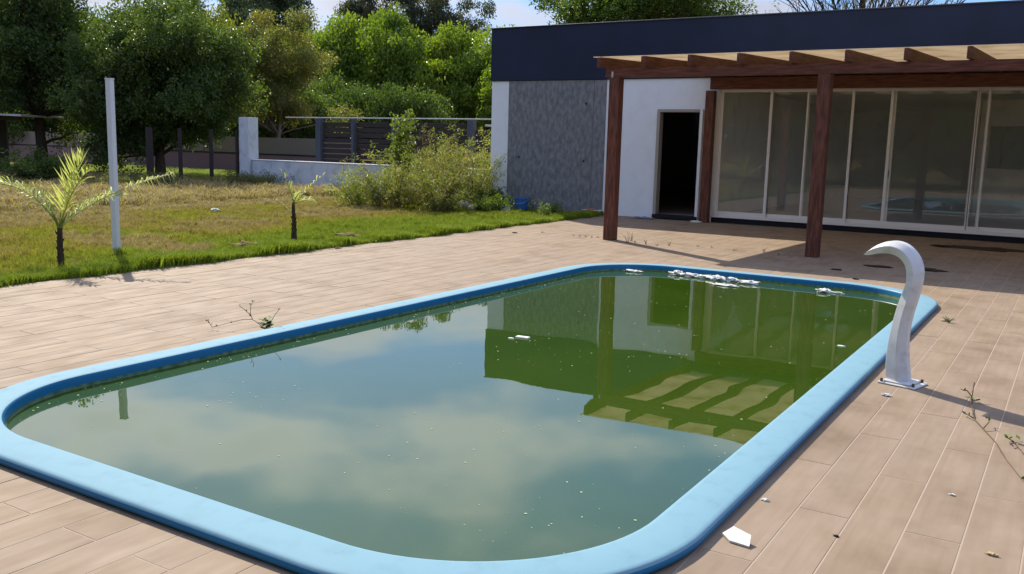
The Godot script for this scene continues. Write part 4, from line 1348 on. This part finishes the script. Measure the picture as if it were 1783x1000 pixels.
# ------------------------------------------------------------------ small things
func stem_plant(called: String, label: String, at: Vector3, branches: Array, leafs: int, sd: int, radius := 0.0028, lift := 0.0) -> void:
	var r := RandomNumberGenerator.new()
	r.seed = sd
	var t := thing(called, label, "weed", at)
	var b := MB.new()
	var l := MB.new()
	for br in branches:
		var rad := []
		for i in br.size():
			rad.append(radius * lerpf(1.0, 0.45, 1.0 * i / br.size()))
		b.tube(br, rad, 5)
		var e: Vector3 = br[br.size() - 1]
		for k in 4:
			var i0: int = r.randi() % (br.size() - 1)
			var p: Vector3 = br[i0].lerp(br[i0 + 1], r.randf()) if k > 1 else e
			var d := Vector3(r.randfn(), absf(r.randfn()) + 0.3, r.randfn()).normalized() * 0.022
			var s := d.cross(Vector3(r.randfn(), r.randfn(), r.randfn())).normalized() * 0.006
			l.quad(p, p + d * 0.5 + s, p + d, p + d * 0.5 - s)
	for k in leafs:
		var a := r.randf() * TAU
		var d := Vector3(cos(a), r.randf_range(0.05, 0.6), sin(a)).normalized() * r.randf_range(0.03, 0.075)
		var s := d.cross(Vector3.UP).normalized() * r.randf_range(0.008, 0.014)
		var p := Vector3(r.randfn(), 0, r.randfn()) * 0.02
		p.y = absf(r.randfn()) * 0.01 + 0.004 + lift * r.randf()
		l.quad(p, p + d * 0.5 + s, p + d, p + d * 0.5 - s)
	part("stem", b.mesh(), M.stem_brown, t)
	if l.v.size():
		part("leaves", l.mesh(), M.weed_leaf, t)

func build_small() -> void:
	var rt := Vector3(0.85, 0, -0.53)
	stem_plant("pool_weed", "thin branching weed sprouting behind the left pool coping", Vector3(-4.955, 0, -4.62), [
		[Vector3.ZERO, rt * -0.06 + Vector3(0, 0.055, 0), rt * -0.105 + Vector3(0, 0.085, 0), rt * -0.18 + Vector3(0, 0.082, 0), rt * -0.30 + Vector3(0, 0.05, 0), rt * -0.36 + Vector3(0, 0.03, 0)],
		[rt * -0.105 + Vector3(0, 0.085, 0), rt * -0.12 + Vector3(0, 0.13, 0), rt * -0.115 + Vector3(0, 0.19, 0), rt * -0.10 + Vector3(0, 0.215, 0)],
		[rt * -0.12 + Vector3(0, 0.12, 0), rt * -0.16 + Vector3(0, 0.155, 0), rt * -0.20 + Vector3(0, 0.185, 0)],
		[Vector3.ZERO, rt * 0.03 + Vector3(0, 0.07, 0), rt * 0.06 + Vector3(0, 0.125, 0), rt * 0.095 + Vector3(0, 0.17, 0)],
		[rt * -0.36 + Vector3(0, 0.03, 0), rt * -0.40 + Vector3(0, 0.02, 0), rt * -0.43 + Vector3(0, 0.065, 0)],
		[Vector3.ZERO, rt * 0.07 + Vector3(0, 0.03, 0), rt * 0.11 + Vector3(0, 0.012, 0)]], 90, 801, 0.0028, 0.075)
	stem_plant("deck_vine", "long dry runner weed trailing over the deck at the right picture edge", Vector3(-0.42, 0, -5.75), [
		[Vector3(0.0, 0.10, -0.05), Vector3(0.0, 0.03, 0.02), Vector3(0.02, 0.012, 0.20), Vector3(0.05, 0.010, 0.42), Vector3(0.11, 0.012, 0.60), Vector3(0.18, 0.010, 0.80), Vector3(0.24, 0.010, 1.05), Vector3(0.32, 0.012, 1.32)],
		[Vector3(0.05, 0.010, 0.42), Vector3(0.02, 0.02, 0.40), Vector3(0.0, 0.012, 0.36)],
		[Vector3(0.0, 0.03, 0.02), Vector3(-0.03, 0.06, 0.0), Vector3(-0.05, 0.05, -0.02)],
		[Vector3(0.11, 0.012, 0.60), Vector3(0.13, 0.035, 0.54), Vector3(0.12, 0.04, 0.48)]], 7, 802, 0.0035)
	stem_plant("deck_vine", "short dry runner weed at the right picture edge beside the long one", Vector3(-0.17, 0, -5.05), [
		[Vector3.ZERO, Vector3(0.01, 0.02, 0.08), Vector3(0.05, 0.012, 0.2), Vector3(0.12, 0.01, 0.4)], [Vector3(0.01, 0.02, 0.08), Vector3(-0.02, 0.04, 0.10)]], 5, 803, 0.003)
	# weeds in the deck joints by the pergola
	var tufts := [[-7.27, -12.63], [-6.69, -12.59], [-6.57, -12.59], [-6.46, -12.58], [-6.36, -12.56], [-6.29, -12.63], [-5.62, -12.28], [-5.69, -12.54], [-5.55, -12.4], [-5.35, -12.34], [-5.13, -12.24], [-5.0, -12.37], [-4.63, -12.53], [-4.42, -12.54], [-4.04, -12.42], [-3.66, -12.51], [-3.39, -12.32], [-3.2, -12.2]]
	var r := RandomNumberGenerator.new()
	r.seed = 820
	for i in tufts.size():
		var b := MB.new()
		var tall: float = 0.15 if i in [6, 7] else (0.08 if i in [9, 11, 15] else 0.03)
		for k in 7:
			var a := r.randf() * TAU
			var l := Vector3(cos(a), 0, sin(a)) * tall * r.randf_range(0.2, 0.7)
			var p := Vector3(r.randfn(), 0, r.randfn()) * 0.015
			var hgt := tall * r.randf_range(0.5, 1.1)
			b.tube([p, p + l * 0.3 + Vector3(0, hgt * 0.6, 0), p + l + Vector3(0, hgt, 0)], [0.0022, 0.0018, 0.0008], 4)
		solo("joint_weed", b.mesh(), M.hay, ("tiny dry weed tuft in the deck joint left of the front pergola post" if i < 6 else ("taller dry weed tuft just right of the left pergola post" if i < 9 else "dry weed tuft in the deck joint between the two front pergola posts")), "weed", Vector3(tufts[i][0], 0, tufts[i][1]), "dry weed tufts in the deck joints")
	var b := MB.new()
	for k in 8:
		var a := k * 0.8
		b.tube([Vector3.ZERO, Vector3(cos(a) * 0.02, 0.025, sin(a) * 0.02), Vector3(cos(a) * 0.05, 0.03 + 0.01 * (k % 3), sin(a) * 0.05)], [0.004, 0.004, 0.002], 4)
	solo("joint_weed", b.mesh(), M.weed_leaf, "small green sprout in the deck joint right of the pool's far corner", "weed", Vector3(-0.85, 0, -8.4))
	# broken white tile propped on the deck
	var bt := MB.new()
	var q := [Vector3(-0.062, 0.004, -0.022), Vector3(-0.03, 0.028, -0.05), Vector3(0.045, 0.024, -0.018), Vector3(0.055, 0.002, 0.03), Vector3(-0.02, 0.002, 0.022)]
	var up := Vector3(0, 0.007, 0)
	for i in range(1, 4):
		bt.tri(q[0] + up, q[i] + up, q[i + 1] + up, Vector3.UP)
		bt.tri(q[0], q[i], q[i + 1], Vector3.DOWN)
	for i in 5:
		var a: Vector3 = q[i]
		var c: Vector3 = q[(i + 1) % 5]
		bt.quad(a, c, c + up, a + up, (a + c) * Vector3(1, 0, 1))
	solo("tile_shard", bt.mesh(), M.tile_white, "broken white tile shard propped on the deck near the pool", "tile shard", Vector3(-0.93, 0.0, -3.09))
	# crumbs on the deck
	var bits := [[-0.85, -5.56, 0.05, "foam_white", "pale scrap lying in front of the cascade base"], [-0.96, -3.54, 0.03, "foam_white", "white crumb beside the pool's right coping"], [-0.14, -3.51, 0.035, "tan_leaf", "curled tan leaf near the lower right picture corner"], [-0.33, -4.06, 0.025, "foam_white", "tiny white crumb on the right deck"], [-0.64, -3.35, 0.02, "dark_debris", "dark pebble on the deck right of the tile shard"], [-2.42, -11.3, 0.12, "dark_debris", "dark dry leaf in the pergola shade behind the pool"], [-2.05, -10.6, 0.06, "dark_debris", "small dark leaf just behind the far pool coping"], [-0.88, -8.44, 0.06, "tan_leaf", "yellow leaf lying beside the green sprout"], [-7.59, -12.29, 0.08, "dark_debris", "black clod on the deck left of the pergola post"], [-2.06, -12.0, 0.30, "dark_debris", "flat dark drift of leaves under the pergola beam"], [-1.5, -12.1, 0.36, "dark_debris", "long dark drift of leaves right of the cascade top"]]
	for i in bits.size():
		var a: Array = bits[i]
		solo("deck_crumb", lump(840 + i, Vector3(a[2], minf(a[2] * 0.35, 0.02), a[2] * 0.55), 0.6), M[a[3]], a[4], "debris", Vector3(a[0], minf(a[2] * 0.12, 0.006), a[1]))
	solo("dirt_patch", lump(860, Vector3(1.3, 0.05, 0.5), 0.4), M.dark_debris, "dark heap of swept dirt on the deck under the pergola", "dirt", Vector3(-1.2, 0.0, -15.5))
	# by the house wall
	var bk := thing("bucket", "blue plastic bucket on the grass against the grey panel", "bucket", Vector3(-10.15, 0.02, -16.72))
	var bm := MB.new()
	var prof := [[0.125, 0.0], [0.135, 0.05], [0.155, 0.2], [0.158, 0.22], [0.17, 0.222], [0.17, 0.24], [0.155, 0.242], [0.148, 0.2], [0.12, 0.02]]
	for k in 20:
		var a0 := TAU * k / 20
		var a1 := TAU * (k + 1) / 20
		for i in prof.size() - 1:
			var p0 := Vector3(cos(a0) * prof[i][0], prof[i][1], sin(a0) * prof[i][0])
			var p1 := Vector3(cos(a1) * prof[i][0], prof[i][1], sin(a1) * prof[i][0])
			var p2 := Vector3(cos(a1) * prof[i + 1][0], prof[i + 1][1], sin(a1) * prof[i + 1][0])
			var p3 := Vector3(cos(a0) * prof[i + 1][0], prof[i + 1][1], sin(a0) * prof[i + 1][0])
			var o := Vector3(cos(a0), 0.2, sin(a0)) * (1.0 if i < 5 else -1.0)
			bm.quad(p0, p1, p2, p3, o)
		bm.tri(Vector3(0, 0.02, 0), Vector3(cos(a0), 0, sin(a0)) * 0.12 + Vector3(0, 0.02, 0), Vector3(cos(a1), 0, sin(a1)) * 0.12 + Vector3(0, 0.02, 0), Vector3.UP)
	part("body", bm.mesh(), M.bucket_blue, bk)
	var hm := MB.new()
	var hp := []
	var hr := []
	for k in 13:
		var a := PI * k / 12
		hp.append(Vector3(cos(a) * 0.172, 0.225 - sin(a) * 0.10, 0.172 * sin(a) * 0.35 + 0.14 * sin(a)))
		hr.append(0.004)
	hm.tube(hp, hr, 5)
	part("handle", hm.mesh(), M.rail_metal, bk)
	var stones := [[-11.25, -16.15, 0.34], [-10.95, -16.2, 0.30], [-10.68, -16.1, 0.36], [-10.4, -16.15, 0.30], [-10.15, -16.0, 0.24], [-10.75, -15.75, 0.2]]
	for i in stones.size():
		var a: Array = stones[i]
		solo("rubble_stone", lump(870 + i, Vector3(a[2], a[2] * 0.6, a[2] * 0.7), 0.5), M.rubble, ["leftmost white rubble stone in the grass below the house corner", "second white rubble stone from the left below the house corner", "third and largest white rubble stone below the house corner", "fourth white rubble stone from the left below the house corner", "rightmost white rubble stone near the blue bucket", "small white rubble stone lying in front of the stone row"][i], "stone", Vector3(a[0], 0.05, a[1]), "white rubble stones by the house corner")
	var mp := thing("mop_head", "flat red and white mop head at the foot of the grey panel", "mop", Vector3(-8.50, 0.0, -16.80))
	boxpart("pad", Vector3(0, 0.09, 0), Vector3(0.42, 0.03, 0.14), M.foam_white, mp, 0.01)
	boxpart("plate", Vector3(-0.02, 0.118, 0), Vector3(0.22, 0.025, 0.09), M.mop_red, mp, 0.008)
	boxpart("block", Vector3(0.02, 0.037, 0), Vector3(0.40, 0.075, 0.12), M.dark_debris, mp, 0.01)
	var cl := MB.new()
	var nz := noise(880, 6.0, 2)
	for i in 10:
		for j in 6:
			var pts := []
			for e in [[0, 0], [1, 0], [1, 1], [0, 1]]:
				var x: float = (i + e[0]) / 10.0 * 0.42 - 0.21
				var z: float = (j + e[1]) / 6.0 * 0.2 - 0.1
				pts.append(Vector3(x, 0.02 + 0.018 * nz.get_noise_2d(x, z) + 0.01, z))
			cl.quad(pts[0], pts[1], pts[2], pts[3], Vector3.UP)
	var ob := solo("floor_cloth", cl.mesh(), M.cloth_blue, "crumpled blue cloth lying in front of the dark doorway", "cloth", Vector3(-7.32, 0.0, -16.72))
	solo("mortar_lump", lump(890, Vector3(0.22, 0.05, 0.14), 0.4), M.rubble, "pale mortar lump at the foot of the rear pergola post", "debris", Vector3(-6.22, 0.01, -16.66))

# ------------------------------------------------------------------ main
func _ready() -> void:
	# camera
	var cam := Camera3D.new()
	cam.name = "camera"
	cam.position = Vector3(0, 1.4, 0)
	cam.rotation_order = EULER_ORDER_YXZ
	cam.rotation = Vector3(deg_to_rad(-8.922), deg_to_rad(31.75), deg_to_rad(1.469))
	cam.fov = 34.92
	cam.near = 0.05
	cam.far = 900.0
	add_child(cam)
	cam.current = true
	# sky and exposure
	var env := Environment.new()
	env.background_mode = Environment.BG_SKY
	var sky := Sky.new()
	var pano := PanoramaSkyMaterial.new()
	pano.panorama = sky_texture()
	sky.sky_material = pano
	env.sky = sky
	env.tonemap_mode = Environment.TONE_MAPPER_LINEAR
	env.tonemap_exposure = 1.56
	env.sdfgi_enabled = true
	env.ssao_enabled = true
	env.ssil_enabled = true
	var we := WorldEnvironment.new()
	we.name = "world"
	we.environment = env
	add_child(we)
	# sun: high over the trees beyond the house's left corner
	var sun := DirectionalLight3D.new()
	sun.name = "sun"
	sun.light_energy = 1.6
	sun.light_color = Color(1.0, 0.955, 0.88)
	sun.light_angular_distance = 0.5
	sun.shadow_enabled = true
	add_child(sun)
	sun.look_at_from_position(Vector3.ZERO, Vector3(0.99, -1.0, 0.62), Vector3.UP)
	# structure
	make_materials()
	var g := struct("ground", ring_sheet(outline(0.10), Rect2(-420, -420, 840, 840), -0.026), M.lawn_soil)
	build_deck()
	build_pool()
	build_house()
	build_pergola()
	build_boundary()
	build_trees()
	build_shrubs()
	build_lawn()
	build_palms()
	build_cascade()
	build_floaters()
	build_small()
